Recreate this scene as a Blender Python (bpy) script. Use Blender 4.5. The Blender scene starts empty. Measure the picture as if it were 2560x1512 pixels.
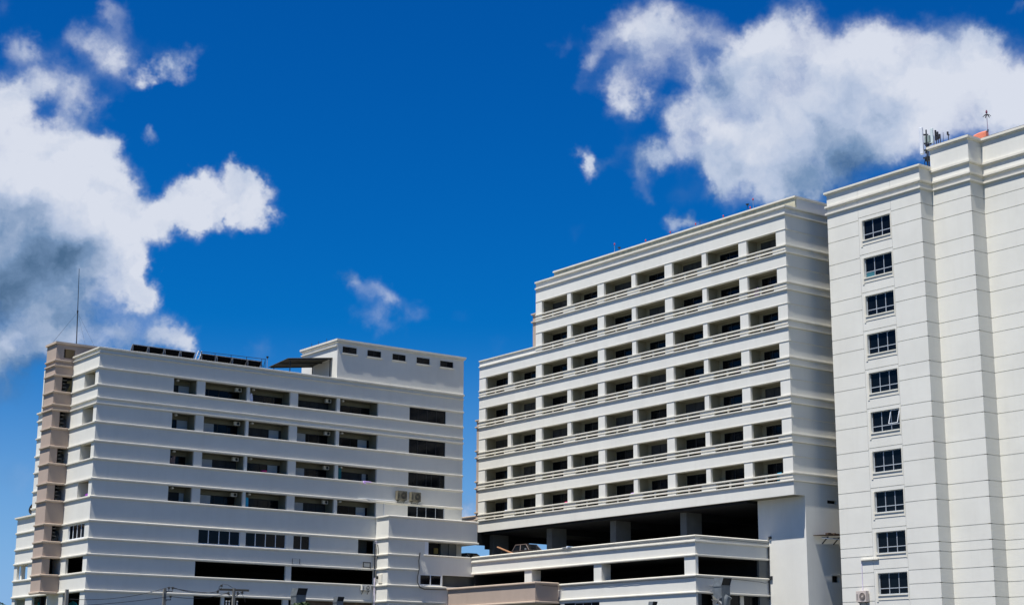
import bpy, bmesh, math, random
from mathutils import Matrix, Vector
random.seed(7)
scene = bpy.context.scene
COL = scene.collection
EXPOSURE = 0.60
SUN_E = 5.0
SKY_STRENGTH = 0.10
SKY_HUE = 0.5
SKY_SAT = 1.35
SKY_VAL = 1.0
SKY_TINT = (0.012, 0.395, 0.665, 1)
CLOUD_GAIN = 5.6
CLOUD_PUFFS = [(0.2979,0.8957,0.3301,0.0197,1),(0.3116,0.8882,0.3376,0.0176,0.8),(0.3261,0.8816,0.3412,0.0176,0.75),(0.3399,0.8774,0.3386,0.0132,0.65),(0.3493,0.8771,0.3295,0.0099,0.5),(0.3366,0.8833,0.3263,0.0132,0.6),(0.3038,0.8978,0.3188,0.0176,1),(0.3209,0.8955,0.3085,0.0197,1),(0.3373,0.8881,0.3122,0.0197,0.8),(0.3519,0.8848,0.3054,0.0176,1),(0.3587,0.8804,0.3101,0.0088,0.6),(0.3121,0.9036,0.2935,0.0263,1),(0.3353,0.8958,0.2917,0.0263,1),(0.3567,0.8882,0.2895,0.0219,1),(0.3694,0.8853,0.2823,0.0176,1),(0.3199,0.9082,0.2698,0.0263,1),(0.3447,0.899,0.27,0.0263,1),(0.3677,0.8899,0.2698,0.0219,1),(0.3854,0.8833,0.267,0.0176,1),(0.398,0.8761,0.272,0.0165,1),(0.4098,0.8678,0.2812,0.0176,1),(0.4242,0.8591,0.2863,0.0165,1),(0.4374,0.8522,0.2871,0.0165,1),(0.4475,0.8482,0.2835,0.0132,1),(0.4546,0.847,0.2754,0.0088,1),(0.4008,0.8694,0.2888,0.0121,1),(0.4114,0.8628,0.2937,0.0099,1),(0.4261,0.8546,0.2968,0.0099,1),(0.4378,0.8492,0.2954,0.0099,1),(0.4611,0.8451,0.2705,0.0039,0.5),(0.394,0.8812,0.2613,0.0132,1),(0.4088,0.8735,0.2644,0.011,1),(0.4308,0.8611,0.2699,0.0099,1),(0.4459,0.8531,0.2708,0.0088,1),(0.3198,0.9147,0.2473,0.0263,1),(0.3427,0.9064,0.2471,0.0263,1),(0.365,0.8966,0.2509,0.0219,1),(0.3789,0.8916,0.2478,0.0154,1),(0.3862,0.8912,0.2378,0.011,1),(0.3938,0.8878,0.2383,0.0044,0.6),(0.3266,0.9174,0.2272,0.0263,1),(0.3495,0.909,0.2269,0.0241,1),(0.372,0.8992,0.2306,0.0197,1),(0.3862,0.8945,0.2252,0.0132,1),(0.3906,0.8936,0.2213,0.011,1),(0.3354,0.8664,0.3699,0.0132,0.55),(0.3478,0.8635,0.3653,0.0132,0.6),(0.3424,0.87,0.3548,0.0132,0.5),(0.3565,0.8621,0.3602,0.011,0.5),(0.3478,0.8558,0.383,0.0121,0.55),(0.3398,0.8581,0.385,0.0088,0.35),(0.3697,0.8601,0.3515,0.0105,0.75),(0.3768,0.8559,0.3542,0.0099,0.6),(0.3838,0.8517,0.3568,0.0099,0.6),(0.3923,0.8458,0.3616,0.0092,0.65),(0.3924,0.8496,0.3525,0.0077,0.5),(0.3728,0.8611,0.3458,0.0066,0.5),(0.3766,0.8705,0.3168,0.0079,0.65),(0.3775,0.8682,0.322,0.0055,0.4),(0.303,0.8815,0.3622,0.0132,0.5),(0.2986,0.8856,0.3558,0.011,0.45),(0.3111,0.8799,0.3593,0.0088,0.4),(0.2917,0.8777,0.3802,0.0099,0.35),(0.3598,0.8748,0.3245,0.0055,0.3),(0.3557,0.8721,0.3362,0.0066,0.4),(0.4222,0.8636,0.2757,0.0132,1),(0.4135,0.8693,0.271,0.0121,1),(0.4373,0.8557,0.2766,0.0121,1),(0.3999,0.8752,0.2722,0.0132,1),(0.3563,0.8579,0.3701,0.0154,0.45),(0.3288,0.8709,0.3652,0.0132,0.3),(0.316,0.8803,0.3539,0.0154,0.4),(0.3751,0.8534,0.362,0.0132,0.3),(0.357,0.8667,0.3483,0.0132,0.35),(0.2824,0.9035,0.3223,0.0241,1),(0.2858,0.9125,0.2927,0.0285,1),(0.2895,0.9215,0.2588,0.0307,1),(0.2964,0.9278,0.2268,0.0329,1),(0.266,0.9235,0.2765,0.0329,1),(0.2699,0.9323,0.2406,0.0329,1),(0.2497,0.9353,0.2507,0.0263,0.8),(0.6365,0.6952,0.334,0.0154,1),(0.6469,0.6808,0.3436,0.0197,1),(0.6601,0.6632,0.3528,0.0197,1),(0.6692,0.6478,0.364,0.0219,1),(0.6825,0.631,0.3687,0.0219,1),(0.6985,0.6176,0.3616,0.0219,1),(0.712,0.6017,0.3621,0.0219,1),(0.7266,0.5873,0.3566,0.0241,1),(0.7397,0.5717,0.3549,0.0219,1),(0.7524,0.5561,0.3531,0.0219,1),(0.7677,0.5435,0.3395,0.0219,1),(0.6421,0.6986,0.3155,0.0176,1),(0.6567,0.6824,0.321,0.0241,1),(0.6719,0.6639,0.3283,0.0263,1),(0.6875,0.6431,0.3372,0.0285,1),(0.7044,0.6242,0.3378,0.0285,1),(0.7212,0.6057,0.3362,0.0285,1),(0.7373,0.587,0.3343,0.0285,1),(0.7528,0.5682,0.3323,0.0263,1),(0.7696,0.5513,0.3224,0.0219,1),(0.6321,0.7103,0.3097,0.0132,1),(0.6675,0.6787,0.3063,0.0197,1),(0.6854,0.6601,0.3074,0.0241,1),(0.7037,0.6393,0.3102,0.0263,1),(0.7216,0.6186,0.3106,0.0263,1),(0.7371,0.5989,0.313,0.0241,1),(0.6883,0.6636,0.293,0.0176,1),(0.7035,0.6488,0.29,0.0176,1),(0.6743,0.6801,0.2876,0.0132,0.5),(0.6743,0.6281,0.3885,0.0165,0.85),(0.6855,0.6187,0.3837,0.0132,0.5),(0.6651,0.643,0.3797,0.0154,0.7),(0.7088,0.5982,0.3737,0.0154,0.6),(0.7219,0.5823,0.374,0.0154,0.45),(0.7423,0.5542,0.3767,0.0154,0.65),(0.7512,0.5492,0.3661,0.0154,0.7),(0.7573,0.5302,0.3813,0.0066,0.6),(0.6997,0.6035,0.3822,0.011,0.3),(0.6103,0.6905,0.3884,0.0176,0.75),(0.6205,0.6793,0.3919,0.0176,0.75),(0.6332,0.6711,0.3855,0.0176,0.65),(0.6004,0.7021,0.3828,0.0154,0.65),(0.593,0.7136,0.3731,0.0132,0.6),(0.5899,0.7202,0.3652,0.0099,0.5),(0.6111,0.6983,0.3727,0.0176,0.6),(0.6262,0.6861,0.3702,0.0176,0.6),(0.6405,0.6732,0.3696,0.0176,0.6),(0.6483,0.6593,0.3808,0.0154,0.55),(0.6123,0.7065,0.3548,0.0176,0.8),(0.609,0.7162,0.3408,0.0132,0.75),(0.6201,0.7058,0.3426,0.0132,0.7),(0.6244,0.694,0.3584,0.0132,0.5),(0.6404,0.6796,0.3578,0.0132,0.6),(0.5768,0.7246,0.3773,0.0099,0.35),(0.5675,0.7303,0.3803,0.0055,0.2),(0.6256,0.7195,0.3016,0.0099,0.6),(0.6321,0.7172,0.2932,0.0099,0.6),(0.6193,0.7187,0.3162,0.011,0.4),(0.6366,0.7159,0.2869,0.0066,0.35),(0.6504,0.7018,0.2906,0.0132,0.4),(0.663,0.6866,0.2984,0.0154,0.55),(0.6001,0.7364,0.3123,0.0101,1),(0.6056,0.7346,0.3061,0.0092,0.9),(0.6038,0.7377,0.302,0.0088,0.6),(0.6133,0.7268,0.3091,0.0079,0.45),(0.6502,0.7086,0.274,0.0097,0.95),(0.6579,0.7008,0.2759,0.0083,0.8),(0.6642,0.6949,0.2756,0.0066,0.5),(0.6053,0.7501,0.2664,0.0099,0.22),(0.6323,0.7261,0.2703,0.0055,0.15),(0.714,0.5888,0.3787,0.0154,0.45),(0.7319,0.5693,0.3746,0.0154,0.4),(0.7586,0.5398,0.3649,0.0132,0.4),(0.6611,0.6514,0.3723,0.0154,0.5),(0.6535,0.662,0.3669,0.0154,0.5),(0.6226,0.6851,0.3782,0.0176,0.4),(0.6186,0.7109,0.3345,0.0132,0.5),(0.6028,0.7155,0.353,0.0132,0.5),(0.5894,0.7265,0.3532,0.0088,0.3),(0.7809,0.5293,0.3317,0.0241,1),(0.7946,0.5159,0.32,0.0263,1),(0.7888,0.532,0.308,0.0263,1),(0.8046,0.5127,0.2996,0.0241,1),(0.8145,0.4935,0.3051,0.0241,0.9),(0.7726,0.5263,0.3552,0.0154,0.5),(0.3321,0.9222,0.198,0.0293,1),(0.3569,0.912,0.202,0.0244,1),(0.3825,0.9018,0.2012,0.0219,1),(0.4036,0.8923,0.2024,0.0146,1),(0.4148,0.888,0.1983,0.0122,1),(0.3208,0.9283,0.188,0.0219,0.8),(0.4197,0.8868,0.1938,0.0085,0.8),(0.4553,0.8684,0.1966,0.0146,0.4),(0.4736,0.8575,0.2009,0.011,0.2),(0.5715,0.8141,0.1027,0.0158,1.3),(0.3236,0.9315,0.1663,0.0134,0.55),(0.3364,0.9272,0.1648,0.0146,0.3),(0.3317,0.9363,0.115,0.0219,0.3),(0.3463,0.931,0.1157,0.0146,0.22),(0.336,0.9406,0.0491,0.0219,0.3),(0.3471,0.9356,0.0653,0.0146,0.2),(0.4974,0.8333,0.2412,0.0097,0.54),(0.502,0.8323,0.235,0.0111,0.5),(0.5105,0.8275,0.2337,0.012,0.5),(0.5168,0.8243,0.2313,0.0092,0.45),(0.5272,0.8192,0.2257,0.0129,0.32),(0.5362,0.8149,0.2201,0.0111,0.32),(0.5157,0.8272,0.2233,0.0092,0.36),(0.5035,0.8359,0.2187,0.0111,0.41),(0.5124,0.8308,0.2174,0.0092,0.41),(0.5194,0.8283,0.2101,0.0102,0.41),(0.5293,0.8218,0.2109,0.0102,0.25),(0.5575,0.8009,0.2184,0.012,0.2),(0.4899,0.8375,0.242,0.0065,0.32),(0.579,0.7905,0.1995,0.012,0.23),(0.4981,0.8394,0.2175,0.0074,0.27)]
CLOUD_SHADE = [(0.292,0.9282,0.2305,0.0351,0.64),(0.2729,0.9334,0.2328,0.0307,0.48),(0.3277,0.9219,0.2066,0.0373,0.88),(0.3257,0.9162,0.2334,0.0285,0.64),(0.3162,0.9228,0.2202,0.0329,0.72),(0.3433,0.9105,0.2306,0.0241,0.56),(0.3597,0.9028,0.236,0.0154,0.4),(0.3295,0.9115,0.246,0.0197,0.36),(0.3176,0.9149,0.2491,0.0176,0.32),(0.3327,0.923,0.1934,0.0293,0.9),(0.3205,0.928,0.1903,0.0293,0.9),(0.3895,0.8997,0.1969,0.0146,0.5),(0.7014,0.6367,0.3203,0.0307,0.21),(0.7148,0.6202,0.3231,0.0263,0.17),(0.7295,0.6057,0.3178,0.0241,0.21),(0.6907,0.6566,0.303,0.0263,0.23),(0.7117,0.6326,0.3055,0.0263,0.29),(0.7257,0.617,0.3043,0.0241,0.29),(0.7006,0.6519,0.2902,0.0197,0.25),(0.6777,0.6742,0.2936,0.0176,0.21),(0.7371,0.5989,0.313,0.0176,0.21),(0.663,0.6866,0.2984,0.0132,0.17),(0.7138,0.635,0.2953,0.0197,0.25),(0.7914,0.5348,0.2962,0.0263,0.4),(0.8067,0.515,0.2898,0.0263,0.4)]
CAM_R=(0.801003, -0.598636, 0.00545)
CAM_U=(-0.140834, -0.179578, 0.97361)
CAM_F=(0.581859, 0.780632, 0.228151)
FPX=4101.93
# ------------------------------------------------------------------ camera
cam_data = bpy.data.cameras.new('camera')
cam_data.sensor_width = 36.0
cam_data.lens = FPX / 2560.0 * 36.0
cam_data.clip_start = 0.5
cam_data.clip_end = 6000.0
cam = bpy.data.objects.new('camera', cam_data)
COL.objects.link(cam)
cam.matrix_world = Matrix(((CAM_R[0], CAM_U[0], -CAM_F[0], 0.0),
                           (CAM_R[1], CAM_U[1], -CAM_F[1], 0.0),
                           (CAM_R[2], CAM_U[2], -CAM_F[2], 1.6),
                           (0, 0, 0, 1)))
scene.camera = cam
scene.view_settings.view_transform = 'Standard'
scene.view_settings.look = 'None'
scene.view_settings.gamma = 1.0
scene.view_settings.use_curve_mapping = False
scene.view_settings.exposure = EXPOSURE

# ------------------------------------------------------------------ sun
SUN_TO = Vector((-1.0, -0.18, 2.7)).normalized()          # towards the sun
sun_l = bpy.data.lights.new('sun', 'SUN')
sun_l.energy = SUN_E
sun_l.angle = math.radians(0.5)
sun_l.color = (1.0, 0.965, 0.91)
sun_o = bpy.data.objects.new('sun', sun_l)
COL.objects.link(sun_o)
sun_o.rotation_euler = (-SUN_TO).to_track_quat('-Z', 'Y').to_euler()
sun_o.location = (-60, -30, 150)

# ------------------------------------------------------------------ sky with clouds
world = bpy.data.worlds.new('World')
scene.world = world
world.use_nodes = True
NT = world.node_tree
NT.nodes.clear()


def nd(t, **kw):
    n = NT.nodes.new(t)
    for k, v in kw.items():
        setattr(n, k, v)
    return n


def lk(a, b):
    NT.links.new(a, b)


def mth(op, a, b=None, c=None, clamp=False):
    n = nd('ShaderNodeMath', operation=op, use_clamp=clamp)
    for i, v in enumerate((a, b, c)):
        if v is None:
            continue
        if isinstance(v, (int, float)):
            n.inputs[i].default_value = v
        else:
            lk(v, n.inputs[i])
    return n.outputs[0]


def vmath(op, a, b):
    n = nd('ShaderNodeVectorMath', operation=op)
    for i, v in enumerate((a, b)):
        if isinstance(v, (tuple, list)):
            n.inputs[i].default_value = v
        else:
            lk(v, n.inputs[i])
    return n.outputs[0]


def vscale(a, s):
    n = nd('ShaderNodeVectorMath', operation='SCALE')
    lk(a, n.inputs[0])
    n.inputs['Scale'].default_value = s
    return n.outputs[0]


def noise(vec, scale, detail, rough, lac=2.0, dist=0.0):
    n = nd('ShaderNodeTexNoise')
    n.inputs['Scale'].default_value = scale
    n.inputs['Detail'].default_value = detail
    n.inputs['Roughness'].default_value = rough
    n.inputs['Lacunarity'].default_value = lac
    n.inputs['Distortion'].default_value = dist
    lk(vec, n.inputs['Vector'])
    return n


sky = nd('ShaderNodeTexSky', sky_type='NISHITA')
sky.sun_disc = False
sky.sun_elevation = math.asin(SUN_TO.z)
sky.sun_rotation = math.atan2(SUN_TO.x, SUN_TO.y)
sky.altitude = 200
sky.air_density = 1.0
sky.dust_density = 0.35
sky.ozone_density = 3.0

tc = nd('ShaderNodeTexCoord')
D0 = tc.outputs['Generated']
w1 = noise(D0, 9.0, 5.0, 0.6)
w1c = vmath('SUBTRACT', w1.outputs['Color'], (0.5, 0.5, 0.5))
w2 = noise(D0, 45.0, 4.0, 0.62)
w2c = vmath('SUBTRACT', w2.outputs['Color'], (0.5, 0.5, 0.5))
P = vmath('ADD', vmath('ADD', D0, vscale(w1c, 0.024)), vscale(w2c, 0.025))


def puffs(lst, grow):
    acc = None
    for x, y, z, r, w in lst:
        d = nd('ShaderNodeVectorMath', operation='DISTANCE')
        lk(P, d.inputs[0])
        d.inputs[1].default_value = (x, y, z)
        m = nd('ShaderNodeMapRange', interpolation_type='SMOOTHSTEP')
        lk(d.outputs['Value'], m.inputs['Value'])
        m.inputs['From Min'].default_value = r * grow
        m.inputs['From Max'].default_value = 0.0
        m.inputs['To Min'].default_value = 0.0
        m.inputs['To Max'].default_value = w
        acc = m.outputs['Result'] if acc is None else mth('ADD', acc, m.outputs['Result'])
    return acc


body = puffs(CLOUD_PUFFS, 1.25)
shade = puffs(CLOUD_SHADE, 2.0)
# fractal billows, and the same looked up a little nearer to the sun for relief
b1 = noise(P, 24.0, 9.0, 0.62)
b3 = noise(P, 17.0, 6.0, 0.5)
b2 = noise(vmath('ADD', P, (-0.006, -0.004, 0.014)), 17.0, 6.0, 0.5)
fine = mth('SUBTRACT', b1.outputs['Fac'], 0.5)
relief = mth('SUBTRACT', b3.outputs['Fac'], b2.outputs['Fac'])
dens = mth('ADD', mth('MINIMUM', body, 1.8), mth('MULTIPLY', fine, mth('MINIMUM', mth('MULTIPLY', body, 1.7), 1.35)))
al = nd('ShaderNodeMapRange', interpolation_type='SMOOTHSTEP')
lk(dens, al.inputs['Value'])
al.inputs['From Min'].default_value = 0.10
al.inputs['From Max'].default_value = 1.4
alpha = mth('MULTIPLY', al.outputs['Result'], mth('MINIMUM', mth('MULTIPLY_ADD', body, 0.62, 0.38), 1.0))
# clouds away from the photographed part of the sky, so that the dome is not bare elsewhere
far = noise(D0, 3.2, 6.0, 0.55)
fm = nd('ShaderNodeMapRange', interpolation_type='SMOOTHSTEP')
lk(far.outputs['Fac'], fm.inputs['Value'])
fm.inputs['From Min'].default_value = 0.60
fm.inputs['From Max'].default_value = 0.74
ahead = nd('ShaderNodeVectorMath', operation='DOT_PRODUCT')
lk(D0, ahead.inputs[0])
ahead.inputs[1].default_value = CAM_F
away = nd('ShaderNodeMapRange', interpolation_type='SMOOTHSTEP')
lk(ahead.outputs['Value'], away.inputs['Value'])
away.inputs['From Min'].default_value = 0.90
away.inputs['From Max'].default_value = 0.80
falpha = mth('MULTIPLY', fm.outputs['Result'], away.outputs['Result'])
alpha = mth('MAXIMUM', alpha, mth('MULTIPLY', falpha, 0.35))

sh = mth('ADD', mth('MULTIPLY', mth('DIVIDE', shade, mth('ADD', shade, 1.1)), 0.92), mth('MULTIPLY', relief, -1.8))
tone = noise(P, 7.0, 4.0, 0.5)
sh = mth('ADD', sh, mth('MULTIPLY', mth('SUBTRACT', tone.outputs['Fac'], 0.36), 0.95))
sh = mth('ADD', sh, mth('MULTIPLY', mth('SUBTRACT', 0.75, alpha), 0.45), clamp=True)
cr = nd('ShaderNodeValToRGB')
lk(sh, cr.inputs['Fac'])
el = cr.color_ramp.elements
el[0].position = 0.0
el[0].color = (0.81, 0.86, 0.98, 1)
el[1].position = 1.0
el[1].color = (0.085, 0.175, 0.32, 1)
e = el.new(0.35)
e.color = (0.54, 0.64, 0.84, 1)
e = el.new(0.7)
e.color = (0.22, 0.35, 0.57, 1)
cl = nd('ShaderNodeMix', data_type='RGBA', blend_type='MULTIPLY')
cl.inputs['Factor'].default_value = 1.0
lk(cr.outputs['Color'], cl.inputs['A'])
cl.inputs['B'].default_value = (CLOUD_GAIN, CLOUD_GAIN, CLOUD_GAIN, 1)

hs = nd('ShaderNodeHueSaturation')
hs.inputs['Hue'].default_value = SKY_HUE
hs.inputs['Saturation'].default_value = SKY_SAT
hs.inputs['Value'].default_value = SKY_VAL
lk(sky.outputs['Color'], hs.inputs['Color'])
tint = nd('ShaderNodeMix', data_type='RGBA', blend_type='MULTIPLY')
tint.inputs['Factor'].default_value = 1.0
lk(hs.outputs['Color'], tint.inputs['A'])
tint.inputs['B'].default_value = SKY_TINT
# pale air low over the horizon
sep = nd('ShaderNodeSeparateXYZ')
lk(D0, sep.inputs[0])
low_air = nd('ShaderNodeMapRange', interpolation_type='SMOOTHSTEP')
lk(sep.outputs['Z'], low_air.inputs['Value'])
low_air.inputs['From Min'].default_value = 0.22
low_air.inputs['From Max'].default_value = 0.0
low_air.inputs['To Max'].default_value = 0.9
hz = nd('ShaderNodeMix', data_type='RGBA')
lk(low_air.outputs['Result'], hz.inputs['Factor'])
lk(tint.outputs['Result'], hz.inputs['A'])
hz.inputs['B'].default_value = (2.0, 3.1, 5.2, 1)
mx = nd('ShaderNodeMix', data_type='RGBA')
lk(alpha, mx.inputs['Factor'])
lk(hz.outputs['Result'], mx.inputs['A'])
lk(cl.outputs['Result'], mx.inputs['B'])
bg = nd('ShaderNodeBackground')
bg.inputs['Strength'].default_value = SKY_STRENGTH
lk(mx.outputs['Result'], bg.inputs['Color'])
wo = nd('ShaderNodeOutputWorld')
lk(bg.outputs['Background'], wo.inputs['Surface'])
world.cycles.sampling_method = 'MANUAL'
world.cycles.sample_map_resolution = 256
# ------------------------------------------------------------------ materials
def srgb(r, g, b):
    f = lambda c: (c / 255 / 12.92) if c <= 10.3 else ((c / 255 + 0.055) / 1.055) ** 2.4
    return (f(r), f(g), f(b))


MATS = {}


def material(name, col, rough=0.7, metal=0.0, spec=0.3, vary=0.10, scale=0.6, streak=0.0, dirt=(0.25, 0.23, 0.18), bump=0.0, bscale=30.0, vary2=0.0):
    """Procedural surface: blotchy tone variation, optional rain streaks down the face, optional grain."""
    m = bpy.data.materials.new(name)
    m.use_nodes = True
    t = m.node_tree
    bs = t.nodes['Principled BSDF']
    bs.inputs['Roughness'].default_value = rough
    bs.inputs['Metallic'].default_value = metal
    bs.inputs['Specular IOR Level'].default_value = spec
    tcn = t.nodes.new('ShaderNodeNewGeometry')
    n = t.nodes.new('ShaderNodeTexNoise')
    n.inputs['Scale'].default_value = scale
    n.inputs['Detail'].default_value = 6
    n.inputs['Roughness'].default_value = 0.6
    t.links.new(tcn.outputs['Position'], n.inputs['Vector'])
    r = t.nodes.new('ShaderNodeMapRange')
    t.links.new(n.outputs['Fac'], r.inputs['Value'])
    r.inputs['From Min'].default_value = 0.3
    r.inputs['From Max'].default_value = 0.7
    r.inputs['To Min'].default_value = 1.0 - vary
    r.inputs['To Max'].default_value = 1.0 + vary * 0.5
    mul = t.nodes.new('ShaderNodeMix')
    mul.data_type = 'RGBA'
    mul.blend_type = 'MULTIPLY'
    mul.inputs['Factor'].default_value = 1.0
    mul.inputs['A'].default_value = (*col, 1)
    t.links.new(r.outputs['Result'], mul.inputs['B'])
    out = mul.outputs['Result']
    if streak > 0:
        mp = t.nodes.new('ShaderNodeMapping')
        mp.inputs['Scale'].default_value = (1.7, 1.7, 0.16)
        t.links.new(tcn.outputs['Position'], mp.inputs['Vector'])
        n2 = t.nodes.new('ShaderNodeTexNoise')
        n2.inputs['Scale'].default_value = 1.0
        n2.inputs['Detail'].default_value = 7
        n2.inputs['Roughness'].default_value = 0.68
        t.links.new(mp.outputs['Vector'], n2.inputs['Vector'])
        r2 = t.nodes.new('ShaderNodeMapRange')
        t.links.new(n2.outputs['Fac'], r2.inputs['Value'])
        r2.inputs['From Min'].default_value = 0.50
        r2.inputs['From Max'].default_value = 0.78
        r2.inputs['To Max'].default_value = streak
        mm = t.nodes.new('ShaderNodeMix')
        mm.data_type = 'RGBA'
        t.links.new(r2.outputs['Result'], mm.inputs['Factor'])
        t.links.new(out, mm.inputs['A'])
        mm.inputs['B'].default_value = (*dirt, 1)
        out = mm.outputs['Result']
    t.links.new(out, bs.inputs['Base Color'])
    if bump > 0:
        n3 = t.nodes.new('ShaderNodeTexNoise')
        n3.inputs['Scale'].default_value = bscale
        n3.inputs['Detail'].default_value = 4
        t.links.new(tcn.outputs['Position'], n3.inputs['Vector'])
        b = t.nodes.new('ShaderNodeBump')
        b.inputs['Strength'].default_value = bump
        b.inputs['Distance'].default_value = 0.02
        t.links.new(n3.outputs['Fac'], b.inputs['Height'])
        t.links.new(b.outputs['Normal'], bs.inputs['Normal'])
    MATS[name] = m
    return m


WHITE = material('white_wall_paint', (0.675, 0.66, 0.595), 0.75, vary=0.055, scale=0.35, streak=0.13, dirt=(0.46, 0.43, 0.35), bump=0.25, bscale=1.3)
BALCSHADE = material('shade_darkened_beige', (0.23, 0.22, 0.16), 0.8, vary=0.08, scale=0.8, streak=0.15, dirt=(0.2, 0.19, 0.14))  # beige base darkened, so the recess shade sits in the colour
TRIM = material('cream_trim_paint', (0.69, 0.655, 0.56), 0.7, vary=0.08, scale=0.8, streak=0.20, dirt=(0.45, 0.40, 0.30), bump=0.1)
TAN = material('tan_wall_paint', (0.40, 0.315, 0.255), 0.8, vary=0.07, scale=0.5, streak=0.12, dirt=(0.26, 0.20, 0.16), bump=0.2, bscale=1.5)
TANTRIM = material('tan_trim_paint', (0.50, 0.40, 0.31), 0.75, vary=0.08, scale=0.8, streak=0.15, dirt=(0.28, 0.22, 0.17))
WEATHERED = material('weathered_parapet', (0.60, 0.56, 0.40), 0.85, vary=0.25, scale=1.2, streak=0.65, dirt=(0.30, 0.26, 0.15))
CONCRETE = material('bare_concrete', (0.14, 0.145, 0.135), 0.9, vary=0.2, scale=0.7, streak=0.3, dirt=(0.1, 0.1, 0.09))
DARKIN = material('dim_interior', (0.014, 0.015, 0.016), 0.9, vary=0.3, scale=0.8)  # near-black base puts the shade of deep interiors into the colour
ROOFING = material('roof_screed', (0.17, 0.165, 0.155), 0.9, vary=0.2, scale=0.6)
GLASS = material('dark_glass', (0.004, 0.006, 0.009), 0.08, spec=0.16, vary=0.4, scale=0.5)
CURTAIN = material('grey_curtain', (0.045, 0.05, 0.055), 0.8, vary=0.3, scale=2.0, streak=0.4, dirt=(0.015, 0.017, 0.02))
PALEPANEL = material('pale_door_panel', (0.42, 0.46, 0.50), 0.5, vary=0.06)
ALU = material('grey_aluminium', (0.42, 0.45, 0.48), 0.45, 0.2, vary=0.06)
WHITEALU = material('white_window_frame', (0.72, 0.74, 0.76), 0.5, vary=0.05)
DARKMETAL = material('dark_metal', (0.035, 0.037, 0.04), 0.5, 0.4, vary=0.2)
GALV = material('galvanised_steel', (0.42, 0.43, 0.44), 0.5, 0.6, vary=0.25, scale=3)
PLASTIC = material('off_white_casing', (0.62, 0.60, 0.53), 0.5, vary=0.06)
RUBBER = material('black_rubber', (0.012, 0.012, 0.012), 0.6)
CABLE = material('dark_cable', (0.02, 0.021, 0.022), 0.6)
PVC = material('pale_pvc', (0.62, 0.57, 0.66), 0.45, vary=0.06)
BLACKPIPE = material('black_pipe', (0.02, 0.025, 0.035), 0.4)
POLE = material('pole_concrete', (0.22, 0.21, 0.18), 0.9, vary=0.25, scale=2.0, streak=0.4, dirt=(0.09, 0.085, 0.075))
SOLAR = material('solar_backsheet', (0.006, 0.007, 0.009), 0.8, spec=0.05, vary=0.3, scale=2)
SHEET = material('brown_roof_sheet', (0.10, 0.095, 0.075), 0.6, 0.2, vary=0.25, scale=1.5, streak=0.4, dirt=(0.05, 0.045, 0.035))
ORANGE = material('orange_plastic', (0.70, 0.22, 0.13), 0.5, vary=0.15, scale=2)
PINKRED = material('red_lamp', (0.45, 0.05, 0.07), 0.4)
TURQ = material('turquoise_sheet', (0.02, 0.55, 0.62), 0.6, vary=0.2, scale=1.5)
BLUE = material('blue_plastic', (0.02, 0.06, 0.17), 0.5, vary=0.2)
PINK = material('pink_plastic', (0.75, 0.04, 0.20), 0.5)
LILAC = material('lilac_cloth', (0.58, 0.40, 0.75), 0.8)
CYAN = material('cyan_towel', (0.03, 0.32, 0.50), 0.9)
TEAL = material('teal_curtain', (0.02, 0.13, 0.15), 0.9)
WHITECLOTH = material('white_cloth', (0.65, 0.68, 0.80), 0.9)
WOOD = material('raw_timber', (0.40, 0.20, 0.10), 0.8, vary=0.25, scale=5)
OLDWOOD = material('old_boards', (0.075, 0.048, 0.03), 0.9, vary=0.5, scale=4)
PAINTBODY = material('dark_bronze_car_paint', (0.045, 0.035, 0.03), 0.3, 0.3, spec=0.5)
CARTRIM = material('bronze_pillar_paint', (0.20, 0.15, 0.125), 0.35, 0.2, spec=0.5)
CARDARK = material('dark_green_car_paint', (0.02, 0.03, 0.032), 0.3, 0.2, spec=0.5)
TYRE = material('tyre_rubber', (0.015, 0.015, 0.015), 0.9)
FOIL = material('crumpled_foil', (0.75, 0.76, 0.80), 0.22, 0.95, vary=0.2, scale=8)
BROWNWALL = material('brown_cladding', (0.14, 0.10, 0.07), 0.8, vary=0.5, scale=1.8)
TRUNK = material('bark', (0.09, 0.07, 0.05), 0.95, vary=0.4, scale=6)
LEAF = material('leaves', (0.035, 0.065, 0.018), 0.6, vary=0.6, scale=1.5)
GROUND = material('dusty_ground', (0.10, 0.098, 0.05), 0.95, vary=0.3, scale=0.05)
ASPHALT = material('asphalt', (0.055, 0.055, 0.055), 0.9, vary=0.2, scale=0.3)
SCREEN = material('yellow_notice', (0.25, 0.19, 0.06), 0.8)

# ------------------------------------------------------------------ object helpers
ORG = {}


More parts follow.
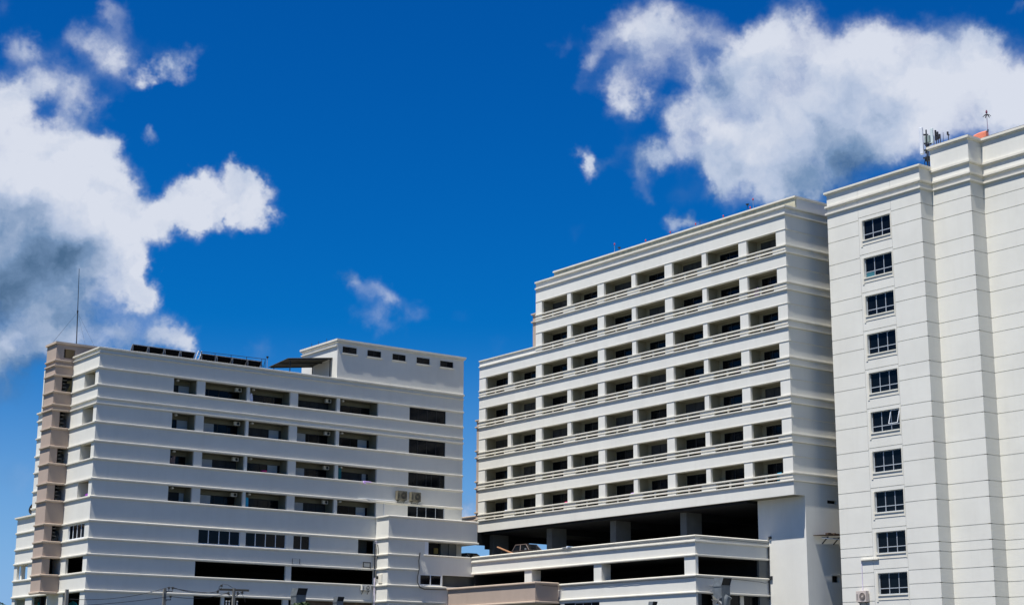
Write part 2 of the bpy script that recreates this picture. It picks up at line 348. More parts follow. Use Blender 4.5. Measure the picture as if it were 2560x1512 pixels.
class MB:
    """Collects boxes, bars, tubes and polygons in world metres; build() links them as one mesh object."""

    def __init__(self):
        self.v = []
        self.f = []

    def face(self, pts):
        i = len(self.v)
        self.v.extend([tuple(p) for p in pts])
        self.f.append(tuple(range(i, i + len(pts))))

    def box(self, x0, x1, y0, y1, z0, z1):
        x0, x1 = min(x0, x1), max(x0, x1)
        y0, y1 = min(y0, y1), max(y0, y1)
        z0, z1 = min(z0, z1), max(z0, z1)
        i = len(self.v)
        self.v.extend([(x0, y0, z0), (x1, y0, z0), (x1, y1, z0), (x0, y1, z0), (x0, y0, z1), (x1, y0, z1), (x1, y1, z1), (x0, y1, z1)])
        for q in ((0, 3, 2, 1), (4, 5, 6, 7), (0, 1, 5, 4), (1, 2, 6, 5), (2, 3, 7, 6), (3, 0, 4, 7)):
            self.f.append(tuple(i + k for k in q))
        return self

    def hexa(self, p):
        """eight corners: four below, four above, same order"""
        i = len(self.v)
        self.v.extend([tuple(a) for a in p])
        for q in ((0, 3, 2, 1), (4, 5, 6, 7), (0, 1, 5, 4), (1, 2, 6, 5), (2, 3, 7, 6), (3, 0, 4, 7)):
            self.f.append(tuple(i + k for k in q))
        return self

    def bar(self, a, b, w, h=None, up=(0, 0, 1)):
        a, b = Vector(a), Vector(b)
        h = h or w
        d = (b - a).normalized()
        u = Vector(up)
        if abs(d.dot(u)) > 0.98:
            u = Vector((1, 0, 0))
        s = d.cross(u).normalized()
        u = s.cross(d).normalized()
        q = [s * (-w / 2) + u * (-h / 2), s * (w / 2) + u * (-h / 2), s * (w / 2) + u * (h / 2), s * (-w / 2) + u * (h / 2)]
        return self.hexa([a + k for k in q] + [b + k for k in q])

    def tube(self, pts, r, n=8, cap=True):
        pts = [Vector(p) for p in pts]
        rs = r if isinstance(r, (list, tuple)) else [r] * len(pts)
        base = len(self.v)
        prev = None
        for k, p in enumerate(pts):
            d = (pts[min(k + 1, len(pts) - 1)] - pts[max(k - 1, 0)]).normalized()
            if prev is None:
                u = Vector((0, 0, 1)) if abs(d.z) < 0.9 else Vector((1, 0, 0))
            else:
                u = prev
            s = d.cross(u).normalized()
            u = s.cross(d).normalized()
            prev = u
            for j in range(n):
                a = 2 * math.pi * j / n
                self.v.append(tuple(p + (s * math.cos(a) + u * math.sin(a)) * rs[k]))
        for k in range(len(pts) - 1):
            for j in range(n):
                a = base + k * n + j
                b = base + k * n + (j + 1) % n
                self.f.append((a, b, b + n, a + n))
        if cap:
            self.f.append(tuple(base + j for j in reversed(range(n))))
            self.f.append(tuple(base + (len(pts) - 1) * n + j for j in range(n)))
        return self

    def lathe(self, c, prof, n=16, axis='Z'):
        """prof: list of (radius, height) from c along an axis"""
        base = len(self.v)
        for r, h in prof:
            for j in range(n):
                a = 2 * math.pi * j / n
                p = (r * math.cos(a), r * math.sin(a), h)
                if axis == 'X':
                    p = (-h, p[0], p[1])
                elif axis == 'Y':
                    p = (p[0], -h, p[1])
                self.v.append((c[0] + p[0], c[1] + p[1], c[2] + p[2]))
        for k in range(len(prof) - 1):
            for j in range(n):
                a = base + k * n + j
                b = base + k * n + (j + 1) % n
                self.f.append((a, b, b + n, a + n))
        self.f.append(tuple(base + j for j in range(n)))
        self.f.append(tuple(base + (len(prof) - 1) * n + j for j in range(n)))
        return self

    def prism(self, poly, axis, a, b):
        """polygon in the plane across an axis, pushed from a to b"""
        def P(u, v, t):
            return (t, u, v) if axis == 'X' else ((u, t, v) if axis == 'Y' else (u, v, t))
        n = len(poly)
        i = len(self.v)
        self.v.extend([P(u, v, a) for u, v in poly] + [P(u, v, b) for u, v in poly])
        self.f.append(tuple(i + k for k in range(n)))
        self.f.append(tuple(i + n + k for k in reversed(range(n))))
        for k in range(n):
            self.f.append((i + k, i + n + k, i + n + (k + 1) % n, i + (k + 1) % n))
        return self

    def sweep(self, path, prof, closed=False):
        """profile of (outward, z) run along wall corners given so that outward is to the right of travel"""
        n = len(path)
        offs = []
        for k in range(n):
            P = Vector(path[k])
            def nrm(a, b):
                d = (Vector(b) - Vector(a)).normalized()
                return Vector((d.y, -d.x))
            ns = []
            if k > 0:
                ns.append(nrm(path[k - 1], path[k]))
            if k < n - 1:
                ns.append(nrm(path[k], path[k + 1]))
            if len(ns) == 2:
                m = ns[0] + ns[1]
                m = m / max(m.dot(ns[0]), 0.2)
            else:
                m = ns[0]
            offs.append(m)
        base = len(self.v)
        q = len(prof)
        for k in range(n):
            for o, z in prof:
                p = Vector(path[k]) + offs[k] * o
                self.v.append((p.x, p.y, z))
        for k in range(n - 1):
            for j in range(q):
                a = base + k * q + j
                b = base + k * q + (j + 1) % q
                self.f.append((a, a + q, b + q, b))
        self.f.append(tuple(base + j for j in range(q)))
        self.f.append(tuple(base + (n - 1) * q + j for j in reversed(range(q))))
        return self

    def wall(self, axis, pos, thick, u0, u1, z0, z1, holes=(), back=True):
        """upright slab with real openings. axis 'Y': faces -Y, runs along X; axis 'X': faces -X, runs along Y"""
        us = sorted({u0, u1, *[h[0] for h in holes], *[h[1] for h in holes]})
        zs = sorted({z0, z1, *[h[2] for h in holes], *[h[3] for h in holes]})
        us = [u for u in us if u0 - 1e-6 <= u <= u1 + 1e-6]
        zs = [z for z in zs if z0 - 1e-6 <= z <= z1 + 1e-6]
        nu, nz = len(us) - 1, len(zs) - 1
        def solid(i, j):
            if i < 0 or j < 0 or i >= nu or j >= nz:
                return False
            cu, cz = (us[i] + us[i + 1]) / 2, (zs[j] + zs[j + 1]) / 2
            return not any(h[0] < cu < h[1] and h[2] < cz < h[3] for h in holes)
        def P(u, z, d):
            return (u, pos + d, z) if axis == 'Y' else (pos + d, u, z)
        idx = {}
        def V(i, j, d):
            k = (i, j, d)
            if k not in idx:
                idx[k] = len(self.v)
                self.v.append(P(us[i], zs[j], thick * d))
            return idx[k]
        for i in range(nu):
            for j in range(nz):
                if not solid(i, j):
                    continue
                self.f.append((V(i, j, 0), V(i + 1, j, 0), V(i + 1, j + 1, 0), V(i, j + 1, 0)))
                if back:
                    self.f.append((V(i, j, 1), V(i, j + 1, 1), V(i + 1, j + 1, 1), V(i + 1, j, 1)))
                if not solid(i - 1, j):
                    self.f.append((V(i, j, 0), V(i, j + 1, 0), V(i, j + 1, 1), V(i, j, 1)))
                if not solid(i + 1, j):
                    self.f.append((V(i + 1, j, 0), V(i + 1, j, 1), V(i + 1, j + 1, 1), V(i + 1, j + 1, 0)))
                if not solid(i, j - 1):
                    self.f.append((V(i, j, 0), V(i, j, 1), V(i + 1, j, 1), V(i + 1, j, 0)))
                if not solid(i, j + 1):
                    self.f.append((V(i, j + 1, 0), V(i + 1, j + 1, 0), V(i + 1, j + 1, 1), V(i, j + 1, 1)))
        return self

    def build(self, name, mat, parent=None, smooth=False, bevel=0.0):
        org = Vector((0, 0, 0))
        if parent is not None:
            org = ORG[parent.name]
        me = bpy.data.meshes.new(name)
        me.from_pydata([(v[0] - org.x, v[1] - org.y, v[2] - org.z) for v in self.v], [], self.f)
        bm = bmesh.new()
        bm.from_mesh(me)
        bmesh.ops.recalc_face_normals(bm, faces=bm.faces)
        bm.to_mesh(me)
        bm.free()
        me.materials.append(mat)
        if smooth:
            me.polygons.foreach_set('use_smooth', [True] * len(me.polygons))
        o = bpy.data.objects.new(name, me)
        COL.objects.link(o)
        if parent is not None:
            o.parent = parent
        ORG[o.name] = org
        if bevel > 0:
            b = o.modifiers.new('bevel', 'BEVEL')
            b.width = bevel
            b.segments = 2
            b.limit_method = 'ANGLE'
        return o


def tag(o, label, cat, group=None, kind=None):
    if label:
        o['label'] = label
    if cat:
        o['category'] = cat
    if group:
        o['group'] = group
    if kind:
        o['kind'] = kind
    return o


def thing(name, label, cat, loc, group=None):
    o = bpy.data.objects.new(name, None)
    o.empty_display_size = 0.3
    COL.objects.link(o)
    o.location = loc
    ORG[o.name] = Vector(loc)
    return tag(o, label, cat, group)


def single(mb, name, mat, label, cat, group=None, loc=None, **kw):
    """a thing that is one mesh, with its origin at its base"""
    if loc is None:
        xs = [v[0] for v in mb.v]
        ys = [v[1] for v in mb.v]
        zs = [v[2] for v in mb.v]
        loc = ((min(xs) + max(xs)) / 2, (min(ys) + max(ys)) / 2, min(zs))
    mb.v = [(v[0] - loc[0], v[1] - loc[1], v[2] - loc[2]) for v in mb.v]
    o = mb.build(name, mat, None, **kw)
    o.location = loc
    ORG[o.name] = Vector(loc)
    return tag(o, label, cat, group)


def dup(root, loc, label, group=None, rotz=None):
    r = root.copy()
    COL.objects.link(r)
    r.location = loc
    if rotz is not None:
        r.rotation_euler = (0, 0, rotz)
    r['label'] = label
    if group:
        r['group'] = group
    for ch in list(root.children):
        c = ch.copy()
        COL.objects.link(c)
        c.parent = r
        for g in list(ch.children):
            d = g.copy()
            COL.objects.link(d)
            d.parent = c
    return r


ORD = ['first', 'second', 'third', 'fourth', 'fifth', 'sixth', 'seventh', 'eighth', 'ninth', 'tenth']


def ledge(z, out=0.2, h=0.22, lip=0.05):
    """moulding profile: top weathering, upright nose, small drip step below"""
    return [(-0.02, z), (out, z - lip), (out, z - h * 0.72), (out * 0.72, z - h * 0.78), (out * 0.62, z - h), (-0.02, z - h)]
# ------------------------------------------------------------------ ground
g = MB()
g.box(-1500, 1500, -1500, 1500, -0.5, 0.0)
o = g.build('ground', GROUND)
tag(o, None, None, kind='structure')
g = MB()
g.box(20, 140, 80, 133, 0.004, 0.008)
o = g.build('car_park', ASPHALT)
tag(o, None, None, kind='structure')

# ================================================================== LEFT BLOCK
X0, Y0 = 57.05, 138.73
XE = X0 + 40.08
YT0, YT1 = 144.78, 147.15            # tan tower along the left face
XT = 55.3
YM = 152.85                          # end of the tall part
YL = 156.4                           # end of the low wing
LZ = [31.37, 30.92, 29.57, 28.0, 26.82, 26.33, 24.64, 22.93, 21.35, 19.57, 17.97, 15.86, 14.28, 12.91, 11.31, 9.78]
H = 0.22
lb = thing('balcony_block', 'white block at the left with recessed balconies and a tan stair tower', 'building', (X0, Y0, 0))

rows = [(LZ[3], LZ[2] - H), (LZ[6], LZ[5] - H), (LZ[8], LZ[7] - H), (LZ[10], LZ[9] - H)]
bays = [(7.35, 9.73), (10.56, 14.95), (15.24, 19.63), (20.48, 24.86), (25.21, 29.67)]
front = []
for zb, zt in rows:
    for a, b in bays:
        front.append((X0 + a, X0 + b, zb, zt))
    front.append((X0 + 33.42, X0 + 37.9, zb, zt if zt < 18.5 or True else zt))
office = (LZ[12], LZ[11] - H)
for a, b in ((10.55, 14.86), (15.40, 19.70), (20.49, 22.33), (27.72, 29.6)):
    front.append((X0 + a, X0 + b, office[0], office[1]))
park = (LZ[14], LZ[13] - H)
for a, b in ((10.39, 19.79), (20.39, 29.6)):
    front.append((X0 + a, X0 + b, park[0], park[1]))
low = (4.0, LZ[15] - H)
for a, b in ((10.40, 13.2), (13.5, 19.6), (20.2, 29.6)):
    front.append((X0 + a, X0 + b, low[0], low[1]))
w = MB()
w.wall('Y', Y0, 0.25, X0, XE, 0.0, LZ[0] - 0.1, front)
w.build('front_wall', WHITE, lb)

left = []
for zb, zt in rows:
    left.append((139.46, 141.92, zb, zt))
left.append((139.74, 143.42, *office))
left.append((139.65, 143.58, *park))
left.append((139.83, 143.72, 4.0, low[1]))
# behind the tower and beyond
left.append((152.05, 155.6, park[0], park[1]))
left.append((147.6, 151.2, 4.0, low[1]))
left.append((152.05, 155.65, 4.0, low[1]))
w = MB()
w.wall('X', X0, 0.25, Y0 + 0.25, YT0 + 0.1, 0.0, LZ[0] - 0.1, [h for h in left if h[1] < YT0])
w.build('side_wall', WHITE, lb)
w = MB()
w.wall('X', X0, 0.25, YT0 + 0.1, YM, 0.0, 27.0, [h for h in left if h[0] > YT0 and h[1] < YM])
w.build('side_wall', WHITE, lb)
w = MB()
w.wall('X', X0, 0.25, YM, YL, 0.0, 17.2, [(YM, 155.6, park[0], park[1]), (152.9, 155.65, 4.0, low[1])])
w.box(X0 + 0.25, X0 + 14, YL - 0.25, YL, LZ[14] - 1.5, LZ[14])
w.box(X0 + 0.25, X0 + 14, YL - 0.25, YL, LZ[13] - H, 17.2)
w.box(X0 + 0.25, X0 + 14, YL - 0.25, YL, 0, low[1])
w.box(X0 + 0.25, X0 + 14, YM + 0.01, YL - 0.26, 16.4, 16.7)
w.box(X0 + 0.25, X0 + 14, YM + 0.01, YL - 0.26, LZ[13] - H + 0.02, LZ[13] + 0.3)
w.box(X0 + 0.25, X0 + 14, YM + 0.01, YL - 0.26, 9.5, 9.9)
w.box(X0 + 0.25, X0 + 0.6, 155.0, 155.4, LZ[14], LZ[13] - H)
w.build('low_wing', WHITE, lb)
# right end wall and back wall
w = MB()
w.wall('X', XE - 0.25, 0.25, Y0 + 0.25, 152.6, 0.0, LZ[0] - 0.1)
w.build('end_wall', WHITE, lb)
w = MB()
w.wall('Y', 152.6, 0.25, X0 + 0.25, XE, 0.0, LZ[0] - 0.1, [(X0 + 0.3, X0 + 3, park[0], park[1])])
w.build('back_wall', WHITE, lb)

# storey slabs (their undersides are the balcony ceilings)
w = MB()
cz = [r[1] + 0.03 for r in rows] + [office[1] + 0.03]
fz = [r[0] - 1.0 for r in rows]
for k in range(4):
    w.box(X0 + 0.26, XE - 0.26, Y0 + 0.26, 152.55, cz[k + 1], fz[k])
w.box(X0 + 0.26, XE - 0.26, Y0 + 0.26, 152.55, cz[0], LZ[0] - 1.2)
w.build('floor_slab', BALCSHADE, lb)
w = MB()
w.box(X0 + 0.26, XE - 0.26, Y0 + 0.26, 152.55, park[1] + 0.03, office[0] - 0.5)
w.box(X0 + 0.26, XE - 0.26, Y0 + 0.26, 152.55, low[1] + 0.03, park[0] - 0.9)
w.box(X0 + 0.26, XE - 0.26, 148.5, 148.7, 0.2, park[1])
w.box(X0 + 4.5, X0 + 4.7, Y0 + 0.3, 148.4, 0.2, office[1])
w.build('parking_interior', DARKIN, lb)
w = MB()
w.box(X0 + 0.26, XE - 0.26, Y0 + 0.26, 152.55, LZ[0] - 1.2, LZ[0] - 0.9)
w.build('roof', ROOFING, lb)

# mouldings round the two faces, stopped by the tower
tower_zs = [30.92, 30.51]
for k, z in enumerate(LZ):
    m = MB()
    p = [(X0, YT0 - 0.02), (X0, Y0), (XE + 0.02, Y0)]
    if k >= 10:
        p = [(X0, YT0 - 0.02), (X0, Y0), (X0 + 29.70, Y0)]
        if k == 10:
            m.sweep([(X0 + 29.73, Y0), (XE + 0.02, Y0)], ledge(z, 0.16, H))
    if k == 0:
        m.sweep(p, ledge(z, 0.18, 0.24))
    elif k == 1:
        m.sweep(p, ledge(z, 0.12, 0.16))
    else:
        m.sweep(p, ledge(z, 0.135, H))
    if k >= 5:
        m.sweep([(X0, YM if k < 11 else YL), (X0, YT1 + 0.02)], ledge(z, 0.135, H))
    m.build('moulding', TRIM, lb)
m = MB()
m.sweep([(X0 + 14, YL), (X0, YL), (X0, YT1 + 0.02)], ledge(17.35, 0.22, 0.26))
m.sweep([(X0, YM), (X0, YT1 + 0.02)], ledge(27.1, 0.2, 0.24))
m.build('moulding', TRIM, lb)

# recessed balconies: back wall, partitions, glazed door, pale leaf
YB = Y0 + 1.55
pale = {0: ['r', None, None, None, None], 1: ['r', 'l', 'r', 'l', 'r'], 2: [None, 'l', 'r', 'l', 'n'], 3: ['n', 'l', None, 'l', 'r']}
for ri, (zb, zt) in enumerate(rows):
    fl = zb - 1.0
    for bi, (a, b) in enumerate(bays):
        xa, xb = X0 + a, X0 + b
        w = MB()
        head = zt - 0.36
        da, db = (xa + 0.05, xb - 0.04)
        if bi == 0:
            db = xb - 0.08
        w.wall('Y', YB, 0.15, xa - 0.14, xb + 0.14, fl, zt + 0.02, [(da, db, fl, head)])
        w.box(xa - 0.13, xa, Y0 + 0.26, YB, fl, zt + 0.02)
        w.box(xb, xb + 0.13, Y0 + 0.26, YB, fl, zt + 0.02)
        w.build('balcony_wall', BALCSHADE, lb)
        d = MB()
        d.box(da + 0.01, db - 0.01, YB + 0.07, YB + 0.10, fl + 0.02, head - 0.02)
        door = d.build('balcony_door', GLASS if (bi + ri) % 3 else CURTAIN, lb)
        f = MB()
        n = 4 if b - a > 3 else 2
        for q in range(n + 1):
            xx = da + (db - da) * q / n
            f.box(max(da, xx - 0.03), min(db, xx + 0.03), YB + 0.03, YB + 0.069, fl + 0.02, head - 0.02)
        f.box(da + 0.03, db - 0.03, YB + 0.035, YB + 0.066, head - 0.08, head - 0.02)
        f.build('door_frame', DARKMETAL, door)
        pl = pale[ri][bi]
        if pl:
            wd = 1.05 if pl in 'rl' else 0.45
            q = MB()
            if pl == 'l':
                q.box(da + 0.6, da + 0.6 + wd + 0.1, YB - 0.02, YB + 0.02, fl + 0.03, head - 0.04)
            else:
                e = db - (0.04 if bi == 0 else 0.30)
                q.box(e - wd, e, YB - 0.02, YB + 0.02, fl + 0.03, head - 0.04)
            q.build('door_panel', PALEPANEL, lb)

# ribbon windows at the right
def ribbon(parent, axis, pos, u0, u1, z0, z1, splits, fmat, gmat=None, rec=0.12, fw=0.05, sill=False, name='window', transom=None):
    """framed window set back in its opening; the pane is a child of the frame"""
    f = MB()
    def B(mb, ua, ub, za, zb, d0, d1):
        if axis == 'Y':
            mb.box(ua, ub, pos + d0, pos + d1, za, zb)
        else:
            mb.box(pos + d0, pos + d1, ua, ub, za, zb)
    B(f, u0, u1, z0, z0 + fw, rec, rec + 0.07)
    B(f, u0, u1, z1 - fw, z1, rec, rec + 0.07)
    B(f, u0, u0 + fw, z0 + fw, z1 - fw, rec, rec + 0.07)
    B(f, u1 - fw, u1, z0 + fw, z1 - fw, rec, rec + 0.07)
    for s in splits:
        uu = u0 + (u1 - u0) * s
        B(f, uu - fw / 2, uu + fw / 2, z0 + fw, z1 - fw, rec + 0.004, rec + 0.066)
    if transom:
        zt_ = z0 + (z1 - z0) * transom
        B(f, u0 + fw, u1 - fw, zt_ - fw / 2, zt_ + fw / 2, rec + 0.008, rec + 0.062)
    fo = f.build(name, fmat, parent)
    p = MB()
    B(p, u0 + 0.02, u1 - 0.02, z0 + 0.02, z1 - 0.02, rec + 0.03, rec + 0.045)
    p.build('pane', gmat or GLASS, fo)
    return fo

sp = [(0.25, 0.5, 0.75), (0.25, 0.5, 0.75), (0.25, 0.5, 0.64, 0.88), (0.27, 0.51, 0.77)]
for (zb, zt), s in zip(rows, sp):
    ribbon(lb, 'Y', Y0, X0 + 33.42, X0 + 37.9, zb, zt, s, DARKMETAL if s[0] < 0.26 else ALU, rec=0.10, fw=0.06)
q4 = (0.25, 0.5, 0.75)
ribbon(lb, 'Y', Y0, X0 + 10.55, X0 + 14.86, *office, q4, WHITEALU, rec=0.08, fw=0.07)
ribbon(lb, 'Y', Y0, X0 + 15.40, X0 + 19.70, *office, q4, WHITEALU, rec=0.08, fw=0.07)
ribbon(lb, 'Y', Y0, X0 + 20.49, X0 + 22.33, *office, (0.48,), WHITEALU, rec=0.08, fw=0.06)
ribbon(lb, 'X', X0, 139.74, 143.42, *office, q4, WHITEALU, rec=0.08, fw=0.09)
w = MB()
w.box(X0 + 27.0, X0 + 29.69, Y0 + 1.6, Y0 + 1.8, office[0] - 0.5, office[1] + 0.02)
w.box(X0 + 27.0, X0 + 27.3, Y0 + 0.3, Y0 + 1.6, office[0] - 0.5, office[1] + 0.02)
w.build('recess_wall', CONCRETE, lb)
# left-face recesses
for zb, zt in rows:
    w = MB()
    w.box(X0 + 0.26, X0 + 2.6, 141.92, 142.05, zb - 1.0, zt + 0.02)
    w.box(X0 + 0.26, X0 + 2.6, 139.33, 139.46, zb - 1.0, zt + 0.02)
    w.box(X0 + 2.6, X0 + 2.75, 139.33, 142.05, zb - 1.0, zt + 0.02)
    w.build('recess_wall', WHITE, lb)
    d = MB()
    d.box(X0 + 2.56, X0 + 2.59, 139.5, 141.2, zb - 0.98, zt - 0.25)
    d.build('recess_door', CURTAIN, lb)

# tan stair tower
w = MB()
tw = [(56.03, 57.12, zb, zt) for zb, zt in rows] + [(56.03, 57.12, *office), (56.03, 57.12, *park)]
top = (56.05, 57.1, 31.14, 32.0)
w.wall('Y', YT0, 0.2, XT, X0 - 0.002, 9.75, 31.0, [(h[0], X0 - 0.002, h[2], h[3]) for h in tw])
w.wall('Y', YT0, 0.2, XT, 66.0, 31.0, 32.4, [top])
w.wall('X', XT, 0.2, YT0 + 0.2, YT1, 9.75, 32.4)
w.wall('Y', YT1 - 0.2, 0.2, XT + 0.2, X0, 9.75, 32.4)
w.wall('Y', 151.0, 0.2, X0, 66.0, 31.0, 32.4, [(57.2, 65, 31.2, 32.0)])
w.wall('X', 65.8, 0.2, YT0 + 0.2, 151.0, 31.0, 32.4)
w.box(XT + 0.2, X0, YT0 + 0.2, YT1 - 0.2, 9.76, 9.95)
w.build('stair_tower', TAN, lb)
w = MB()
w.box(XT - 0.14, X0, YT0 - 0.14, YT1 + 0.14, 32.4, 32.6)
w.box(X0, 66.15, YT0 - 0.14, 151.15, 32.4, 32.6)
w.build('tower_roof', TANTRIM, lb)
TZ = [30.92, 30.45, 29.24, 27.65, 26.51, 25.99, 24.32, 22.67, 21.1, 19.38, 17.77, 15.70, 14.11, 12.73, 11.2, 9.75]
TZ = [30.95, 30.48] + LZ[2:]
for z in TZ:
    m = MB()
    e = X0 - 0.21 if z < 30.9 else X0 - 0.3
    m.sweep([(XT, YT1), (XT, YT0), (e, YT0)], ledge(z, 0.15, 0.22 if z > 9.9 else 0.26))
    m.build('tower_moulding', TANTRIM, lb)
for zb, zt in rows + [office]:
    w = MB()
    for k in range(4):
        zz = zb + 0.1 + k * (zt - zb) / 4
        w.box(56.3, 56.55 + 0.12 * (k % 2), YT0 + 0.5, YT0 + 0.9, zz, zz + 0.1)
    w.bar((56.28, YT0 + 0.7, zb - 0.3), (56.28, YT0 + 0.7, zt), 0.06)
    w.bar((56.28, YT0 + 0.7, zb - 0.2), (57.0, YT0 + 1.3, zt - 0.4), 0.7, 0.16)
    w.build('stair_flight', CONCRETE, lb)
w = MB()
w.box(XT + 0.25, X0 + 0.2, YT1 - 0.45, YT1 - 0.25, 10.0, 31.0)
w.build('tower_inner_wall', DARKIN, lb)
# open ground-storey piers under the tower
w = MB()
w.box(X0 + 0.26, X0 + 9, 149.6, 149.8, 0, 9.5)
w.build('recess_wall', DARKIN, lb)
w = MB()
w.box(X0 + 2.4, X0 + 2.6, 144.9, 156, 0, 9.5)
w.build('recess_wall', DARKIN, lb)

# penthouse at the right end of the roof
XP = 81.79
pw = [(a, b, 33.97, 34.63) for a, b in ((82.37, 84.02), (85.27, 86.91), (88.27, 89.88), (91.21, 92.84), (94.14, 95.8))]
w = MB()
w.wall('Y', Y0 + 0.004, 0.25, XP, XE, LZ[0] - 0.1, 35.1, pw)
w.wall('X', XP, 0.25, Y0 + 0.26, 145.85, LZ[0] - 0.4, 35.1)
w.wall('X', XE - 0.25, 0.25, Y0 + 0.26, 145.85, LZ[0] - 0.4, 35.1)
w.wall('Y', 145.6, 0.25, XP + 0.26, XE - 0.26, LZ[0] - 0.4, 35.1)
w.build('penthouse_wall', WHITE, lb)
w = MB()
w.box(XP - 0.19, XE + 0.19, Y0 - 0.19, 146.05, 35.12, 35.3)
w.box(XP - 0.14, XE + 0.14, Y0 - 0.14, 146.0, 35.0, 35.119)
w.build('penthouse_roof', TRIM, lb)
m = MB()
m.sweep([(XP, 145.85), (XP, Y0)], ledge(34.73, 0.16, 0.18))
m.build('penthouse_moulding', TRIM, lb)
for h in pw:
    f = ribbon(lb, 'Y', Y0, *h, (0.5,), DARKMETAL, rec=0.08, fw=0.05)
    s = MB()
    s.box(h[0] - 0.1, h[1] + 0.1, Y0 - 0.12, Y0 + 0.02, h[2] - 0.12, h[2] - 0.003)
    s.build('sill', TRIM, f)
w = MB()
for y in (140.6, 142.2, 143.6):
    w.tube([(XP - 0.2, y, 35.3), (XP - 0.2, y, 35.62)], 0.02, 6)
w.build('roof_rod', DARKMETAL, lb)

# annex standing forward at the right, joined to the parking deck
XA, YA, XAE = X0 + 29.72, 136.37, 97.42
aop = [(91.04, XAE, 14.30, LZ[11] - H), (90.5, 93.10, 11.35, 12.42), (93.22, XAE, 11.30, 12.42), (90.3, XAE, 4.0, 9.45)]
w = MB()
w.wall('Y', YA, 0.22, XA, XAE, 0, LZ[10] - 0.1, aop)
w.wall('X', XA, 0.22, YA + 0.22, Y0, 0, LZ[10] - 0.1)
w.wall('X', XAE - 0.22, 0.22, YA + 0.22, Y0 + 1, LZ[11] - H, LZ[10] - 0.1)
w.box(XA + 0.23, XAE - 0.23, YA + 0.23, Y0 + 2.0, LZ[11] - H + 0.01, LZ[11] + 0.1)
w.box(XA + 0.23, XAE - 0.23, YA + 0.23, Y0 - 0.01, LZ[10] - 0.6, LZ[10] - 0.4)
w.box(XE + 0.01, XAE, Y0, Y0 + 2.2, LZ[11] - H, LZ[10] - 0.1)
w.build('annex_wall', WHITE, lb)
for k in range(10, 16):
    m = MB()
    z = LZ[k]
    end = XAE + 0.12 if k in (10, 11) else (90.3 if k < 14 else 93.6)
    m.sweep([(XA, Y0 - 0.21), (XA, YA), (end, YA)], ledge(z, 0.135, H))
    m.build('moulding', TRIM, lb)
w = MB()
w.box(91.0, 93.6, 137.6, 137.75, 9.6, LZ[11])
w.box(93.6, 96.0, 137.6, 137.75, 9.6, 12.6)
w.build('recess_wall', DARKIN, lb)
w = MB()
w.box(93.6, 95.5, 137.3, 137.5, 9.6, LZ[11])
w.box(95.3, 95.5, 137.51, 139.2, 13.3, LZ[11])
w.box(94.5, 94.62, 137.18, 137.299, 13.3, LZ[11])
w.box(95.5, 98.6, 137.3, 137.5, 9.6, 12.7)
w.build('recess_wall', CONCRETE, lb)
w = MB()
w.box(91.04, 91.5, YA + 0.03, YA + 0.2, 14.3, LZ[11] - H)
w.build('side_panel', WHITEALU, lb)
ribbon(lb, 'Y', YA, 90.5, 93.10, 11.35, 12.42, (0.5,), WHITEALU, rec=0.02, fw=0.09)
w = MB()
w.box(78.3, 86.6, Y0 + 0.35, Y0 + 0.5, 4.0, low[1])
w.build('brown_cladding', BROWNWALL, lb)
# ================================================================== MIDDLE BLOCK
XM = 104.23
XW = 105.58                      # recessed lower wall
MY0, MY1, MYU = 98.95, 145.8, 135.57
XBK = 122.0
mbk = thing('slotted_balcony_block', 'white middle block stepping down at its left, with rows of slotted balcony parapets', 'building', (XM, MY0, 0))
OT = [41.64 - 3.4 * k for k in range(7)]
mb_bays = [(100.12, 103.86, 'a'), (104.90, 109.24, 'b'), (109.82, 114.02, 'a'), (115.07, 119.38, 'b'), (119.97, 124.25, 'a'), (125.26, 129.61, 'b'), (130.21, 134.52, 'a'), (135.53, 139.88, 'b'), (140.47, 144.61, 'a')]
holes = []
slots = []
for k, zt in enumerate(OT):
    zr = zt - 1.33
    for i, (a, b, t) in enumerate(mb_bays):
        if k < 2 and i > 6:
            continue
        holes.append((a, b, zr, zt))
        if i == 0:
            s = (a + 0.45, b + 0.05)
        elif t == 'b':
            s = (a + 0.08, b - 0.66)
        else:
            s = (a + 0.66, b - 0.05)
        slots.append((s[0], s[1], zr - 0.66, zr - 0.17))
holes_hi = [h for h in holes + slots if h[3] > 36.95]
holes_lo = [h for h in holes + slots if h[3] <= 36.95]
ZSPLIT = OT[1] - 1.33 - 0.02
w = MB()
w.wall('X', XM, 0.25, MY0, MYU, ZSPLIT, 43.85, [h for h in holes_hi])
w.build('upper_facade', WHITE, mbk)
w = MB()
w.wall('X', XM, 0.25, MY0, MY1, 17.95, ZSPLIT, [h for h in holes_lo])
w.build('lower_facade', WHITE, mbk)
w = MB()
w.wall('Y', MY0, 0.25, XM + 0.25, XBK, 17.95, 43.85)
w.build('end_wall', WHITE, mbk)
w = MB()
w.wall('Y', MYU - 0.25, 0.25, XM + 0.25, XBK, ZSPLIT, 43.85)
w.wall('Y', MY1 - 0.25, 0.25, XM + 0.25, XBK, 17.95, ZSPLIT)
w.wall('X', XBK - 0.25, 0.25, MY0 + 0.25, MY1 - 0.25, 17.95, 36.9)
w.wall('X', XBK - 0.25, 0.25, MY0 + 0.25, MYU - 0.25, 36.9, 43.85)
w.build('back_wall', WHITE, mbk)
# slabs
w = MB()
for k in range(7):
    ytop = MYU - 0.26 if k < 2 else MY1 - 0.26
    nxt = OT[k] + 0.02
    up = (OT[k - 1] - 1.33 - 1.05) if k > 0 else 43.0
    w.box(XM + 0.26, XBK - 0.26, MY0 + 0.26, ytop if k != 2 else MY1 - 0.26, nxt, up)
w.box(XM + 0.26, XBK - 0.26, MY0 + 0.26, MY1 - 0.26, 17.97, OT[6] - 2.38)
w.build('floor_slab', BALCSHADE, mbk)
